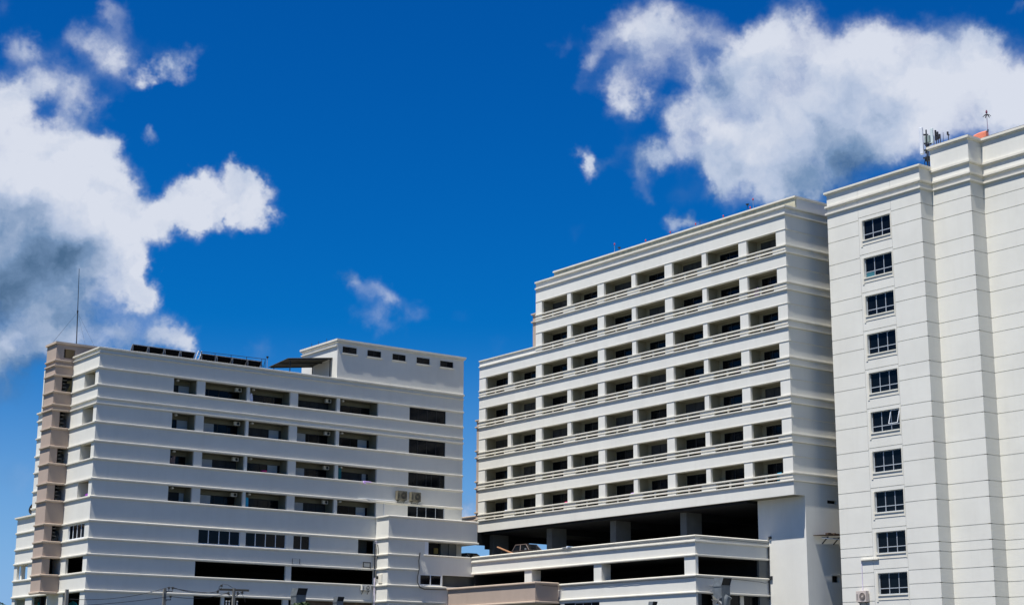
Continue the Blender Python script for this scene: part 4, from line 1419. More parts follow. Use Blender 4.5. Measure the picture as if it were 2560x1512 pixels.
# things on the balconies
def cloth(name, mat, label, cat, pts, thick=0.03, axis='Y'):
    m = MB(); m.prism(pts, axis[0], Y0 + 0.34, Y0 + 0.34 + thick); return single(m, name, mat, label, cat)
cloth('hanging_towel', WHITECLOTH, 'white towel hanging at the pillar of the top balcony row', 'towel', [(72.44, 28.0), (72.80, 28.0), (72.78, 28.5), (72.70, 28.8), (72.58, 28.86), (72.46, 28.6)])
cloth('hanging_towel', CYAN, 'cyan towel hanging at the pillar of the lowest balcony row', 'towel', [(72.36, 18.0), (72.78, 18.0), (72.76, 18.88), (72.42, 18.9)])
cloth('hanging_curtain', TEAL, 'teal curtain at the left of a third-row balcony', 'curtain', [(82.35, 21.4), (82.85, 21.4), (82.82, 22.5), (82.37, 22.55)])
m = MB(); m.lathe((74.35, Y0 + 0.5, 21.1), [(0.22, 0), (0.30, 0.42), (0.34, 0.45), (0.28, 0.5), (0.1, 0.52)], 18)
single(m, 'plastic_basin', PINK, 'pink plastic basin showing above the third-row balcony sill', 'basin')
m = MB()
m.hexa([(85.1, Y0 - 0.2, 21.30), (86.0, Y0 - 0.2, 21.30), (86.0, Y0 + 0.1, 21.30), (85.1, Y0 + 0.1, 21.30), (85.15, Y0 - 0.18, 21.40), (85.98, Y0 - 0.18, 21.37), (85.98, Y0 + 0.1, 21.37), (85.15, Y0 + 0.1, 21.40)])
m.hexa([(85.05, Y0 - 0.24, 21.15), (85.35, Y0 - 0.24, 21.05), (85.35, Y0 - 0.17, 21.05), (85.05, Y0 - 0.17, 21.15), (85.1, Y0 - 0.21, 21.36), (85.3, Y0 - 0.21, 21.36), (85.3, Y0 - 0.15, 21.36), (85.1, Y0 - 0.15, 21.36)])
single(m, 'drying_cloth', LILAC, 'lilac cloth drying over the third-row balcony sill', 'cloth')
m = MB(); m.box(84.2, 84.9, Y0 + 0.4, Y0 + 0.8, 20.5, 21.45)
single(m, 'storage_box', BLUE, 'dark blue box behind the third-row balcony sill', 'box')
m = MB(); m.prism([(139.55, 17.95), (140.0, 17.95), (140.3, 18.12), (139.9, 18.2), (139.6, 18.1)], 'X', X0 + 0.05, X0 + 0.35)
single(m, 'purple_cloth', material('purple_cloth_mat', (0.25, 0.05, 0.35), 0.9), 'purple cloth on the sill of the end-wall opening', 'cloth')
m = MB()
for q, (x, h, c) in enumerate(((64.75, 0.6, 0), (64.95, 0.75, 0), (65.12, 0.8, 0))):
    m.prism([(x, 21.42), (x + 0.14, 21.42), (x + 0.12, 21.42 + h), (x + 0.02, 21.42 + h)], 'Y', Y0 + 0.6 + 0.05 * q, Y0 + 0.63 + 0.05 * q)
m.bar((64.6, Y0 + 0.66, 22.24), (65.5, Y0 + 0.66, 22.24), 0.02)
single(m, 'hanging_laundry', material('brown_laundry', (0.30, 0.20, 0.17), 0.9, vary=0.4, scale=6), 'brown laundry on a line in the narrow third-row balcony', 'laundry')

# ---- metal brackets and pipes on the left block
t = thing('wall_bracket', 'open dark wire bracket on the wall between the two wide parking openings', 'bracket', (77.86, Y0, 12.95))
m = MB(); m.bar((77.47, Y0 - 0.1, 12.93), (77.47, Y0 - 0.1, 13.42), 0.04); m.bar((78.27, Y0 - 0.1, 12.93), (78.27, Y0 - 0.1, 13.42), 0.04); m.build('upright', DARKMETAL, t)
m = MB(); m.bar((77.45, Y0 - 0.1, 13.42), (78.29, Y0 - 0.1, 13.42), 0.03); m.build('top_bar', GALV, t)
t = thing('square_bracket', 'square dark metal frame on the wall above the white low outdoor unit', 'bracket', (85.65, Y0, 12.9))
for a_, b_ in (((85.26, 13.42), (86.05, 13.42)), ((85.26, 12.97), (86.05, 12.97)), ((85.26, 12.93), (85.26, 13.46)), ((86.05, 12.93), (86.05, 13.46))):
    m = MB(); m.bar((a_[0], Y0 - 0.28, a_[1]), (b_[0], Y0 - 0.28, b_[1]), 0.07); m.build('bar', DARKMETAL, t)
m = MB(); m.bar((86.0, Y0 - 0.3, 12.95), (86.3, Y0, 12.93), 0.06); m.build('arm', DARKMETAL, t)
t = thing('downpipe', 'downpipe in the corner beside the annex, black above and lilac grey below', 'pipe', (86.6, Y0 - 0.3, 9.0))
m = MB(); m.tube([(86.55, Y0 - 0.3, 15.52), (86.75, Y0 - 0.3, 15.55), (86.6, Y0 - 0.3, 15.2), (86.6, Y0 - 0.3, 14.0)], 0.05, 8); m.build('top_elbow', PVC, t)
m = MB(); m.tube([(86.55, Y0 - 0.3, 15.3), (86.57, Y0 - 0.32, 12.0)], 0.09, 10); m.build('black_length', BLACKPIPE, t)
m = MB(); m.tube([(86.57, Y0 - 0.31, 12.0), (86.57, Y0 - 0.31, 8.0)], 0.075, 10); m.build('pale_length', PVC, t)
m = MB()
for z in (14.15, 12.75, 11.1, 9.55):
    m.lathe((86.57, Y0 - 0.31, z), [(0.10, 0), (0.10, 0.09)], 10)
m.build('clip', GALV, t)
m = MB(); m.tube([(86.72, Y0 - 0.5, 15.2), (86.72, Y0 - 0.62, 14.8), (86.73, Y0 - 0.62, 14.2), (86.7, Y0 - 0.5, 13.9)], 0.03, 6)
single(m, 'cable_loop', CABLE, 'dark cable loop hanging on the annex side wall by the downpipe', 'cable')
t = thing('meter_box', 'cream meter box with a dark gauge on the annex side wall', 'meter box', (XA - 0.05, 137.6, 11.4))
m = MB(); m.box(XA - 0.1, XA - 0.002, 137.3, 137.95, 11.45, 12.3); m.build('casing', TRIM, t, bevel=0.01)
m = MB(); m.lathe((XA - 0.1, 138.05, 12.0), [(0.17, 0), (0.15, 0.06)], 14, 'X'); m.build('gauge', RUBBER, t)
m = MB(); m.tube([(90.39, YA - 0.16, 14.5), (90.25, YA - 0.17, 13.7), (90.3, YA - 0.2, 12.9), (90.10, YA - 0.22, 12.15), (90.10, YA - 0.22, 11.6), (90.4, YA - 0.22, 11.12), (90.9, YA - 0.2, 10.97), (92.3, YA - 0.2, 10.98), (93.6, YA - 0.2, 11.02)], 0.045, 7)
single(m, 'black_hose', CABLE, 'black hose curving down the annex wall to the tan canopy', 'hose')
m = MB(); m.box(92.9, 93.4, 137.50, 137.56, 14.6, 15.15)
single(m, 'yellow_notice', SCREEN, 'yellow notice board in the dark annex opening', 'notice')

# cables along the deck parapet
def wavy(y0, y1, x, z, n, amp):
    return [(x, y0 + (y1 - y0) * k / n, z + random.uniform(-amp, amp)) for k in range(n + 1)]
m = MB(); m.tube(wavy(136.3, 103.6, XD - 0.11, 14.10, 40, 0.02) + [(98.5, 103.4, 14.09), (101, 103.4, 14.12), (105.4, 103.4, 14.08)], 0.022, 6)
single(m, 'parapet_cable', CABLE, 'thin dark cable along the top of the upper deck parapet', 'cable')
m = MB(); m.tube([(94.6, 121.9, 10.85)] + wavy(121.8, 103.4, XD - 0.12, 10.78, 26, 0.03) + [(98.5, 103.38, 10.76), (101.2, 103.38, 10.8), (104.2, 103.38, 10.7), (104.9, 103.38, 10.62), (105.4, 103.38, 10.72)], 0.02, 6)
single(m, 'ledge_cable', CABLE, 'thin dark cable under the ledge of the lower deck parapet', 'cable')
t = thing('parapet_camera', 'small white camera fixed to the upper deck parapet', 'camera', (96.6, 120.7, 14.3))
m = MB(); m.box(96.50, 96.66, 120.62, 120.78, 14.28, 14.46); m.build('housing', WHITEALU, t, bevel=0.02)
m = MB(); m.box(96.58, 96.74, 120.2, 121.6, 14.38, 14.42); m.build('arm', GALV, t)
for z, lab, sz in ((14.62, 'dark floodlight on the lower wall above the deck corner', 0.12), (11.12, 'dark floodlight projecting from the wall pipe at lower deck level', 0.17)):
    t = thing('floodlight', lab, 'floodlight', (105.5, 103.3, z))
    m = MB(); m.box(105.42, 105.42 + 2 * sz, 103.1, 103.35, z - sz, z + sz * 0.7); m.build('housing', DARKMETAL, t, bevel=0.015)
    m = MB(); m.bar((105.5, 103.3, z - sz), (105.5, 103.5, z - sz - 0.12), 0.04); m.build('bracket', DARKMETAL, t)
m = MB(); m.tube([(105.45, 103.42, 13.9), (105.46, 103.42, 12.6), (105.43, 103.42, 11.7), (105.46, 103.42, 9.2)], 0.045, 7)
single(m, 'wall_conduit', CABLE, 'dark conduit down the joint between deck and lower wall', 'pipe')
m = MB()
m.tube([(98.2, 103.40, 10.15), (99.15, 103.38, 10.18)], 0.03, 6)
m.tube([(99.0, 103.42, 10.1), (98.6, 103.40, 9.95), (98.3, 103.40, 9.72), (98.45, 103.40, 9.6), (98.8, 103.40, 9.58), (99.1, 103.40, 9.68)], 0.025, 6)
single(m, 'coiled_cable', GALV, 'grey cable coiled on a rod on the deck end wall', 'cable')

# ---- board awning bracketed in the gap beside the middle block
t = thing('gap_awning', 'awning of old boards on metal brackets in the gap beside the right tower', 'awning', (107.8, 98.5, 14.2))
m = MB()
for k in range(4):
    m.hexa([(106.4 + 0.02 * k, 98.9 - 0.2 * k, 14.52), (109.4, 98.9 - 0.2 * k, 14.68), (109.4, 98.72 - 0.2 * k, 14.67), (106.4 + 0.02 * k, 98.72 - 0.2 * k, 14.51), (106.4 + 0.02 * k, 98.9 - 0.2 * k, 14.58), (109.4, 98.9 - 0.2 * k, 14.74), (109.4, 98.72 - 0.2 * k, 14.73), (106.4 + 0.02 * k, 98.72 - 0.2 * k, 14.57)])
m.build('boards', OLDWOOD, t)
m = MB(); m.box(106.7, 109.4, 98.15, 98.2, 14.26, 14.34); m.build('front_rail', WHITEALU, t)
for x in (107.5, 108.9):
    m = MB(); m.bar((x, 98.92, 13.9), (x, 98.2, 14.45), 0.07); m.bar((x, 98.92, 14.45), (x, 98.15, 14.45), 0.06); m.build('bracket', DARKMETAL, t)
m = MB()
for k in range(6):
    x = 107.6 + 0.28 * k
    m.box(x, x + 0.22, 98.3 + 0.07 * (k % 3), 98.6, 14.66 + 0.015 * k, 14.80 + 0.03 * (k % 2))
m.build('scrap', OLDWOOD, t)

# ---- beacons along the middle block's roof
def beacon(y, zb, zt, label, head=0.07, x=106.3):
    t = thing('roof_beacon', label, 'beacon lamp', (x, y, zb), 'red beacons along the middle roof')
    m = MB(); m.tube([(x, y, zb), (x, y, zt)], 0.022, 6); m.build('rod', GALV, t)
    m = MB(); m.lathe((x, y, zt - 0.05), [(head * 0.7, 0), (head, 0.05), (head, 0.14), (head * 0.5, 0.2), (0.01, 0.22)], 10); m.build('lamp', PINKRED, t)
bl = [(124.94, 46.15, 'tall red beacon on a rod near the left end of the middle roof'), (120.11, 45.5, 'second red beacon from the left end of the middle roof, lying low'), (116.4, 45.55, 'low red beacon below the pale cloud, third from the left'), (112.74, 45.57, 'low red beacon beside the bare rod on the middle roof'), (108.88, 45.48, 'low red beacon right of the bare rod on the middle roof'), (105.28, 45.48, 'tiny red beacon between the horn and the tall right-hand beacon'), (104.88, 46.2, 'tall red beacon on a rod near the right end of the middle roof')]
for y, zt, lab in bl:
    beacon(y, 45.27, zt, lab)
for y, lab in ((105.63, 'dark horn on splayed legs at the right of the middle roof'), (124.2, 'dark low horn beside the tall left beacon of the middle roof')):
    t = thing('roof_horn', lab, 'horn', (106.3, y, 45.27))
    zt = 45.85 if y < 110 else 45.6
    for dy in (-0.13, 0.13):
        m = MB(); m.tube([(106.3, y + dy, 45.27), (106.3, y, zt)], 0.014, 5); m.build('leg', DARKMETAL, t)
    m = MB(); m.lathe((106.3, y, zt - 0.03), [(0.05, 0), (0.17, 0.1), (0.17, 0.14), (0.04, 0.16)], 12); m.build('bell', DARKMETAL, t)
m = MB(); m.tube([(106.3, 112.14, 45.27), (106.3, 112.12, 45.9)], 0.018, 6)
single(m, 'bare_rod', DARKMETAL, 'bare thin rod on the middle roof among the low red beacons', 'rod')

# ---- antennas on the right tower
t = thing('panel_antenna', 'tall white panel antenna on a dark pole at the step of the right tower roof', 'antenna', (109.2, 86.85, 44.2))
m = MB(); m.tube([(109.3, 86.82, 44.2), (109.3, 86.78, 48.75)], 0.06, 10); m.build('pole', DARKMETAL, t)
m = MB(); m.box(108.9, 109.1, 86.91, 87.26, 46.55, 48.98); m.build('radome', material('radome_plastic', (0.66, 0.68, 0.72), 0.4, vary=0.04), t, bevel=0.05)
m = MB()
for z in (46.2, 46.9, 47.5, 48.3):
    m.bar((109.28, 86.8, z), (109.05, 87.05, z), 0.1, 0.14)
m.box(109.2, 109.45, 86.6, 86.95, 45.9, 46.3)
m.box(109.2, 109.45, 86.55, 86.8, 46.9, 47.25)
m.build('clamp', DARKMETAL, t)
m = MB(); m.tube([(109.25, 86.9, 46.4), (109.2, 87.05, 45.8), (109.25, 86.95, 45.2), (109.3, 86.85, 44.3)], 0.03, 6); m.build('feeder_cable', CABLE, t)
def stick2(x, y, z0, z1, label, extra=()):
    t = thing('stick_antenna', label, 'antenna', (x, y, 44.2), 'small antennas behind the right tower parapet')
    m = MB(); m.tube([(x, y, 44.2), (x, y, z1 - 0.15)], 0.035, 6); m.build('pole', DARKMETAL, t)
    m = MB(); m.tube([(x - 0.05, y + 0.02, z0), (x - 0.05, y + 0.02, z1)], 0.085, 8); m.build('element', DARKMETAL, t)
    if extra:
        m = MB()
        for (ya_, za_, yb_, zb_) in extra:
            m.bar((x, ya_, za_), (x, yb_, zb_), 0.07)
        m.build('arm', DARKMETAL, t)
stick2(113, 88.64, 49.05, 50.0, 'tallest dark stick antenna in the small cluster behind the parapet', ((88.64, 49.55, 88.2, 49.1), (88.64, 49.1, 88.2, 49.2)))
stick2(113, 88.42, 49.15, 49.8, 'middle dark stick antenna in the small cluster behind the parapet')
stick2(113, 88.2, 49.1, 49.52, 'shortest dark stick antenna in the small cluster behind the parapet')
stick2(113, 87.32, 49.2, 49.5, 'lone dark stick antenna right of the small cluster', ((87.32, 49.15, 87.2, 49.2),))
m = MB(); m.tube([(113, 87.87, 44.2), (113, 87.87, 49.6)], 0.018, 6)
single(m, 'whip_antenna', DARKMETAL, 'hair-thin whip antenna between the small cluster and the lone stick', 'antenna')
t = thing('pale_panel_antenna', 'slim pale green panel antenna behind the white panel antenna', 'antenna', (113, 89.05, 44.2))
m = MB(); m.box(112.9, 113.05, 88.95, 89.22, 48.95, 50.3); m.build('radome', material('pale_green_radome', (0.52, 0.60, 0.60), 0.5), t, bevel=0.04)
m = MB(); m.tube([(113.1, 89.0, 44.2), (113.1, 89.0, 49.6)], 0.05, 8); m.build('pole', GALV, t)
t = thing('equipment_box', 'grey green equipment box on a frame between the two panel antennas', 'equipment box', (113, 89.6, 44.2))
m = MB(); m.box(112.85, 113.15, 89.3, 89.85, 49.1, 49.72); m.build('casing', material('grey_green_casing', (0.22, 0.27, 0.25), 0.6), t, bevel=0.02)
m = MB(); m.tube([(113.2, 89.72, 44.2), (113.2, 89.72, 50.0)], 0.05, 8); m.bar((113.1, 89.3, 48.95), (113.1, 89.95, 48.95), 0.12); m.bar((113.1, 89.75, 48.95), (113.1, 89.95, 48.2), 0.12); m.build('frame', DARKMETAL, t)

t = thing('lightning_mast', 'slim mast with a dark drooping cap beside the orange cover', 'mast', (112, 82.4, 45.9))
m = MB(); m.tube([(112, 82.40, 45.9), (112, 82.43, 49.75)], 0.025, 6); m.build('rod', material('dull_purple_paint', (0.20, 0.12, 0.19), 0.5), t)
m = MB(); m.lathe((112, 82.43, 49.6), [(0.07, 0), (0.09, 0.12), (0.05, 0.28), (0.01, 0.32)], 10); m.build('tip_lamp', material('dark_red_lamp', (0.14, 0.03, 0.06), 0.5), t)
m = MB()
for k in range(6):
    an = math.pi * k / 3
    c_, s_ = math.cos(an), math.sin(an)
    m.bar((112, 82.42, 49.50), (112 + 0.2 * c_, 82.42 + 0.2 * s_, 49.46), 0.07, 0.04)
    m.bar((112 + 0.2 * c_, 82.42 + 0.2 * s_, 49.46), (112 + 0.34 * c_, 82.42 + 0.34 * s_, 49.30), 0.06, 0.04)
m.build('drooping_cap', DARKMETAL, t)
m = MB(); m.lathe((112, 82.40, 47.95), [(0.05, 0), (0.06, 0.2)], 8); m.build('clamp', DARKMETAL, t)
m = MB()
ring = []
for k in range(13):
    f = k / 12
    y = 83.8 - 1.3 * f
    top_z = 48.0 + 0.06 * math.sin(math.pi * f) + 0.06 * f
    hw = 0.2
    sec = [(112.0 - hw, y, 47.3), (112.0 - hw, y, top_z - 0.12), (112.0 - hw * 0.6, y, top_z - 0.02), (112.0, y, top_z), (112.0 + hw * 0.6, y, top_z - 0.02), (112.0 + hw, y, top_z - 0.12), (112.0 + hw, y, 47.3)]
    ring.append(sec)
for k in range(12):
    for j in range(6):
        m.face([ring[k][j], ring[k + 1][j], ring[k + 1][j + 1], ring[k][j + 1]])
m.face(ring[0]); m.face(ring[-1][::-1])
for x in (111.9, 112.1):
    m.box(x - 0.05, x + 0.05, 82.8, 83.7, 45.9, 47.3)
single(m, 'orange_cover', ORANGE, 'orange plastic cover standing behind the right tower parapet', 'cover')
m = MB(); m.tube([(111.1, 82.2, 47.17), (111.1, 70, 47.17)], 0.05, 7)
single(m, 'roof_pipe', DARKMETAL, 'dark pipe lying along the highest parapet at the right edge', 'pipe')

# ---- power poles and overhead lines
def power_pole(x, y, h, label, arms):
    t = thing('power_pole', label, 'power pole', (x, y, 0), 'concrete poles in front of the left block')
    m = MB()
    w0, w1 = 0.12, 0.082
    m.hexa([(x - w0, y - w0, 0), (x + w0, y - w0, 0), (x + w0, y + w0, 0), (x - w0, y + w0, 0), (x - w1, y - w1, h), (x + w1, y - w1, h), (x + w1, y + w1, h), (x - w1, y + w1, h)])
    m.build('shaft', POLE, t)
    return t
RV = Vector(CAM_R[:2] + (0,)).normalized()
pA = power_pole(37.1, 92.86, 7.0, 'plain concrete pole at the left, below the tan tower', 0)
pB = power_pole(44.31, 95.19, 7.42, 'concrete pole with two spool brackets, second from the left', 0)
pC = power_pole(50.39, 97.78, 7.80, 'concrete pole with a dark wooden cross-arm, third from the left', 0)
dA = Vector((0.80, -0.60, 0))
def spool(mb, c, r=0.075):
    mb.lathe((c[0], c[1], c[2] - 0.07), [(r * 0.7, 0), (r, 0.03), (r * 0.55, 0.07), (r, 0.11), (r * 0.7, 0.14)], 10)
B0 = Vector((44.31, 95.19, 0))
for z, n in ((7.27, 2), (6.75, 1)):
    m = MB(); m.bar(B0 + Vector((0, 0, z)), B0 + dA * (0.5 if n == 2 else 0.42) + Vector((0, 0, z)), 0.05); m.bar(B0 + Vector((0, 0, z - 0.35)), B0 + dA * 0.15 + Vector((0, 0, z)), 0.03)
    m.build('bracket', DARKMETAL, pB)
    for q in range(n):
        m = MB(); c = B0 + dA * (0.48 - 0.23 * q if n == 2 else 0.38) + Vector((0, 0, z + 0.19)); spool(m, c); m.tube([c - Vector((0, 0, 0.2)), c], 0.015, 5); m.build('spool_insulator', RUBBER, pB)
C0 = Vector((50.39, 97.78, 0))
m = MB(); m.bar(C0 + dA * -0.95 + Vector((0, -0.0, 7.72)), C0 + dA * 0.98 + Vector((0, 0, 7.66)), 0.11, 0.13); m.build('cross_arm', material('dark_timber', (0.03, 0.028, 0.024), 0.8, vary=0.3, scale=4), pC)
for q, (u, z) in enumerate(((-0.82, 7.95), (-1.05, 7.58), (-0.35, 7.48), (0.25, 7.50), (0.55, 7.52))):
    m = MB(); c = C0 + dA * u + Vector((0, 0, z)); spool(m, c, 0.09); m.tube([c - Vector((0, 0, 0.12)), c + Vector((0, 0, 0.12 if z < 7.6 else -0.2))], 0.018, 5); m.build('spool_insulator', RUBBER if q else RUBBER, pC)
m = MB(); m.bar(C0 + dA * -0.4 + Vector((0, 0, 7.5)), C0 + Vector((0, 0, 7.1)), 0.04); m.bar(C0 + dA * 0.6 + Vector((0, 0, 7.62)), C0 + Vector((0, 0, 7.2)), 0.04); m.build('arm_brace', DARKMETAL, pC)
def sag(a, b, s, n=18):
    a, b = Vector(a), Vector(b)
    return [a.lerp(b, k / n) - Vector((0, 0, 4 * s * (k / n) * (1 - k / n))) for k in range(n + 1)]
bt = B0 + dA * 0.25 + Vector((0, 0, 7.52)); bl_ = B0 + dA * 0.38 + Vector((0, 0, 6.96))
ct = C0 + dA * -1.0 + Vector((0, 0, 7.6)); cu = C0 + dA * -0.82 + Vector((0, 0, 8.0)); cl2 = C0 + dA * -0.35 + Vector((0, 0, 7.5))
def wire(name, pts, label, r=0.018):
    m = MB(); m.tube(pts, r, 6)
    return single(m, name, CABLE, label, 'overhead wire', 'wires strung between the poles')
wire('overhead_wire', sag((38.4, 95.6, 6.60), bt, 0.28), 'upper wire running from behind the left pole to the bracket pole')
wire('overhead_wire', sag((37.2, 92.9, 6.05), bl_, 0.08), 'lower wire rising from the left pole to the bracket pole')
wire('overhead_wire', sag(bt + Vector((0.2, -0.1, 0.0)), ct, 0.22) + [cu + Vector((-0.12, 0.1, -0.12)), cu + Vector((0.05, 0, 0.06)), cu + dA * 0.4 + Vector((0, 0, 0.02)), C0 + Vector((0, 0, 7.78))], 'upper wire from the bracket pole looping over the cross-arm')
wire('overhead_wire', sag(bl_, cl2, 0.22), 'lower wire from the bracket pole to the cross-arm pole')
wire('overhead_wire', sag(bt + Vector((0.1, 0, -0.02)), cl2, 0.12), 'middle wire from the bracket pole under the cross-arm')
for q, u in enumerate((-0.42, 0.28, 0.5)):
    lab = ('thin drop wire left of the cross-arm pole shaft', 'thin drop wire just right of the cross-arm pole shaft', 'thin drop wire farther right below the cross-arm')[q]
    p = C0 + dA * u + Vector((0, 0, 7.5))
    wire('drop_wire', [p, p + dA * (0.15 if u > 0.4 or u < 0 else -0.05) + Vector((0, 0, -0.25)), p + dA * (0.28 if u > 0.4 or u < 0 else -0.08) + Vector((0, 0, -0.6))], lab, 0.012)

# ---- gooseneck ducts standing at the wall feet
DUCT = material('duct_sheet', (0.17, 0.19, 0.20), 0.55, 0.35, vary=0.25, scale=2.5, streak=0.4, dirt=(0.09, 0.095, 0.1))
def duct(x, y, w_, ztop, label):
    """square duct rising to a mitred head whose mouth looks out towards -Y"""
    t = thing('exhaust_duct', label, 'duct', (x, y, 0))
    zb = ztop - w_ * 0.62
    m = MB(); m.box(x - w_ / 2, x + w_ / 2, y - w_ / 2, y + w_ / 2, 0, zb); m.build('shaft', DUCT, t)
    m = MB()
    k = 0.14 * w_
    lo = [(x - w_ / 2, y - w_ / 2, zb), (x + w_ / 2, y - w_ / 2, zb), (x + w_ / 2, y + w_ / 2, zb), (x - w_ / 2, y + w_ / 2, zb)]
    hi = [(x - w_ / 2 + 0.10 * w_, y - w_ / 2 - k, ztop), (x + w_ / 2 + 0.10 * w_, y - w_ / 2 - k, ztop), (x + w_ / 2 + 0.05 * w_, y + w_ / 2 - k * 0.6, ztop + 0.02), (x - w_ / 2 + 0.05 * w_, y + w_ / 2 - k * 0.6, ztop + 0.02)]
    m.face([lo[1], lo[2], hi[2], hi[1]]); m.face([lo[2], lo[3], hi[3], hi[2]]); m.face([lo[3], lo[0], hi[0], hi[3]]); m.face(hi); m.face(lo[::-1])
    m.build('mitred_head', DUCT, t)
    c = MB()
    ins = lambda p, q: tuple(Vector(p) + Vector((0, 0.03, 0)))
    c.face([ins(lo[0], 0), ins(lo[1], 0), ins(hi[1], 0), ins(hi[0], 0)])
    c.f[-1] = c.f[-1]
    c.build('mouth', RUBBER, t)
    r = MB()
    for a_, b_ in ((0, 1),):
        r.bar(lo[0], lo[1], 0.04); r.bar(lo[1], hi[1], 0.03); r.bar(hi[1], hi[0], 0.03); r.bar(hi[0], lo[0], 0.03)
    r.build('rim', DUCT, t)
    m = MB(); m.box(x - w_ / 2 - 0.03, x + w_ / 2 + 0.03, y - w_ / 2 - 0.03, y + w_ / 2 + 0.03, zb - 0.1, zb - 0.05); m.build('collar', DUCT, t)
    return t
duct(73.60, 130.4, 0.98, 10.1, 'large grey duct with a black mouth below the middle of the left block')
duct(77.72, 130.4, 0.66, 9.5, 'smaller grey duct with a black mouth above the blue tank')
d3 = duct(97.9, 101.6, 1.0, 10.65, 'grey duct with a black mouth at the deck end wall')
duct(94.2, 106.2, 0.5, 8.75, 'little duct tip at the foot of the deck wall')
m = MB(); m.tube([(97.95, 101.3, 7.0), (97.95, 101.25, 8.3), (98.0, 101.1, 8.9), (98.1, 100.95, 9.15)], 0.32, 16)
m.build('round_elbow', DUCT, d3)
random.seed(11)
m = MB()
c0 = Vector((96.85, 101.2, 8.75))
tips = [(-0.62, 0.42), (-0.2, 0.30), (0.05, 0.05), (0.35, 0.32), (0.78, 0.40), (0.4, -0.05), (0.55, -0.35), (0.1, -0.3), (-0.1, -0.6), (-0.25, -0.15), (-0.5, 0.1)]
for k in range(len(tips)):
    a_, b_ = tips[k], tips[(k + 1) % len(tips)]
    pa = c0 + Vector((a_[0], random.uniform(-0.25, 0.15), a_[1]))
    pb = c0 + Vector((b_[0], random.uniform(-0.25, 0.15), b_[1]))
    pm = c0 + Vector((0, -0.25, 0))
    off = Vector((0, 0.05, 0))
    m.face([pm, pa, pb]); m.face([pm + off, pb + off, pa + off])
    m.face([pa, pb, pb + off, pa + off])
m.tube([c0 + Vector((0, -0.1, -0.3)), c0 + Vector((0.0, 0.0, -8.7))], 0.05, 8)
single(m, 'foil_wrapping', FOIL, 'crumpled shiny foil wrapping beside the grey duct at the deck', 'foil')
m = MB(); m.lathe((77.1, 128.8, 6.6), [(0.95, 0), (1.0, 0.1), (1.0, 1.6), (0.9, 1.85), (0.55, 2.0), (0.2, 2.08)], 24)
single(m, 'blue_tank', BLUE, 'round blue tank top below the smaller grey duct', 'tank', loc=(77.1, 128.8, 6.6), smooth=True)
m = MB()
for x in (76.4, 77.8):
    for y in (128.1, 129.5):
        m.box(x - 0.08, x + 0.08, y - 0.08, y + 0.08, 0, 6.5)
m.box(76.1, 78.1, 127.8, 129.8, 6.5, 6.6)
single(m, 'tank_stand', GALV, 'steel stand carrying the round blue tank', 'stand')
for q, (x, lab) in enumerate(((69.39, 'thin grey vent pipe left of the cross-arm pole'), (69.67, 'thin grey vent pipe nearest the cross-arm pole on its left'), (70.46, 'thin grey vent pipe right of the cross-arm pole'))):
    m = MB(); m.tube([(x, 136.0, 0), (x, 136.0, 9.03)], 0.06, 8); m.lathe((x, 136.0, 9.0), [(0.06, 0), (0.1, 0.02), (0.1, 0.06), (0.02, 0.1)], 8)
    single(m, 'vent_pipe', GALV, lab, 'pipe')

# ---- turquoise sheets in the open ground storey
def sheet(y0, y1, x, zt, label, hump=0.0):
    m = MB()
    n = 10
    pts_t = [(y0 + (y1 - y0) * k / n, zt + hump * (1 - (2 * k / n - 1) ** 2) - hump) for k in range(n + 1)]
    poly = [(y0, 3.0)] + pts_t + [(y1, 3.0)]
    m.prism(poly, 'X', x, x + 0.04)
    return single(m, 'shade_sheet', TURQ, label, 'shade sheet')
sheet(150.9, 152.3, X0 + 1.0, 9.17, 'turquoise sheet left of the pier under the tan tower')
sheet(149.85, 150.75, X0 + 1.0, 9.12, 'narrow turquoise sheet in the dark opening beside the tan tower pier')
sheet(143.9, 146.2, X0 + 1.5, 9.0, 'arched turquoise sheet behind the plain concrete pole', 0.35)
sheet(154.0, 155.4, X0 + 1.3, 8.95, 'pale corner of turquoise sheet in the leftmost ground opening', 0.25)

# ---- dish on the low wing
t = thing('satellite_dish', 'dark satellite dish half hidden behind the left block, on the low wing roof', 'dish', (58.3, 155.6, 17.2))
m = MB()
n = 20
prof = [(0.0, 0.0), (0.3, 0.04), (0.55, 0.14), (0.75, 0.27)]
nrm = Vector((-0.25, 0.80, 0.55)).normalized()
u = nrm.cross(Vector((0, 0, 1))).normalized(); v_ = u.cross(nrm)
cc = Vector((58.2, 154.55, 18.05))
rg = []
for r, h in prof:
    rg.append([cc + u * (r * math.cos(2 * math.pi * j / n)) + v_ * (r * math.sin(2 * math.pi * j / n)) + nrm * h for j in range(n)])
for k in range(len(prof) - 1):
    for j in range(n):
        m.face([rg[k][j], rg[k][(j + 1) % n], rg[k + 1][(j + 1) % n], rg[k + 1][j]])
m.build('reflector', DARKMETAL, t)
m = MB(); m.tube([cc, (58.2, 154.5, 17.2)], 0.05, 8); m.build('mount', GALV, t)
m = MB(); m.tube([rg[-1][0], cc + nrm * 0.8], 0.02, 6); m.build('feed_arm', GALV, t)

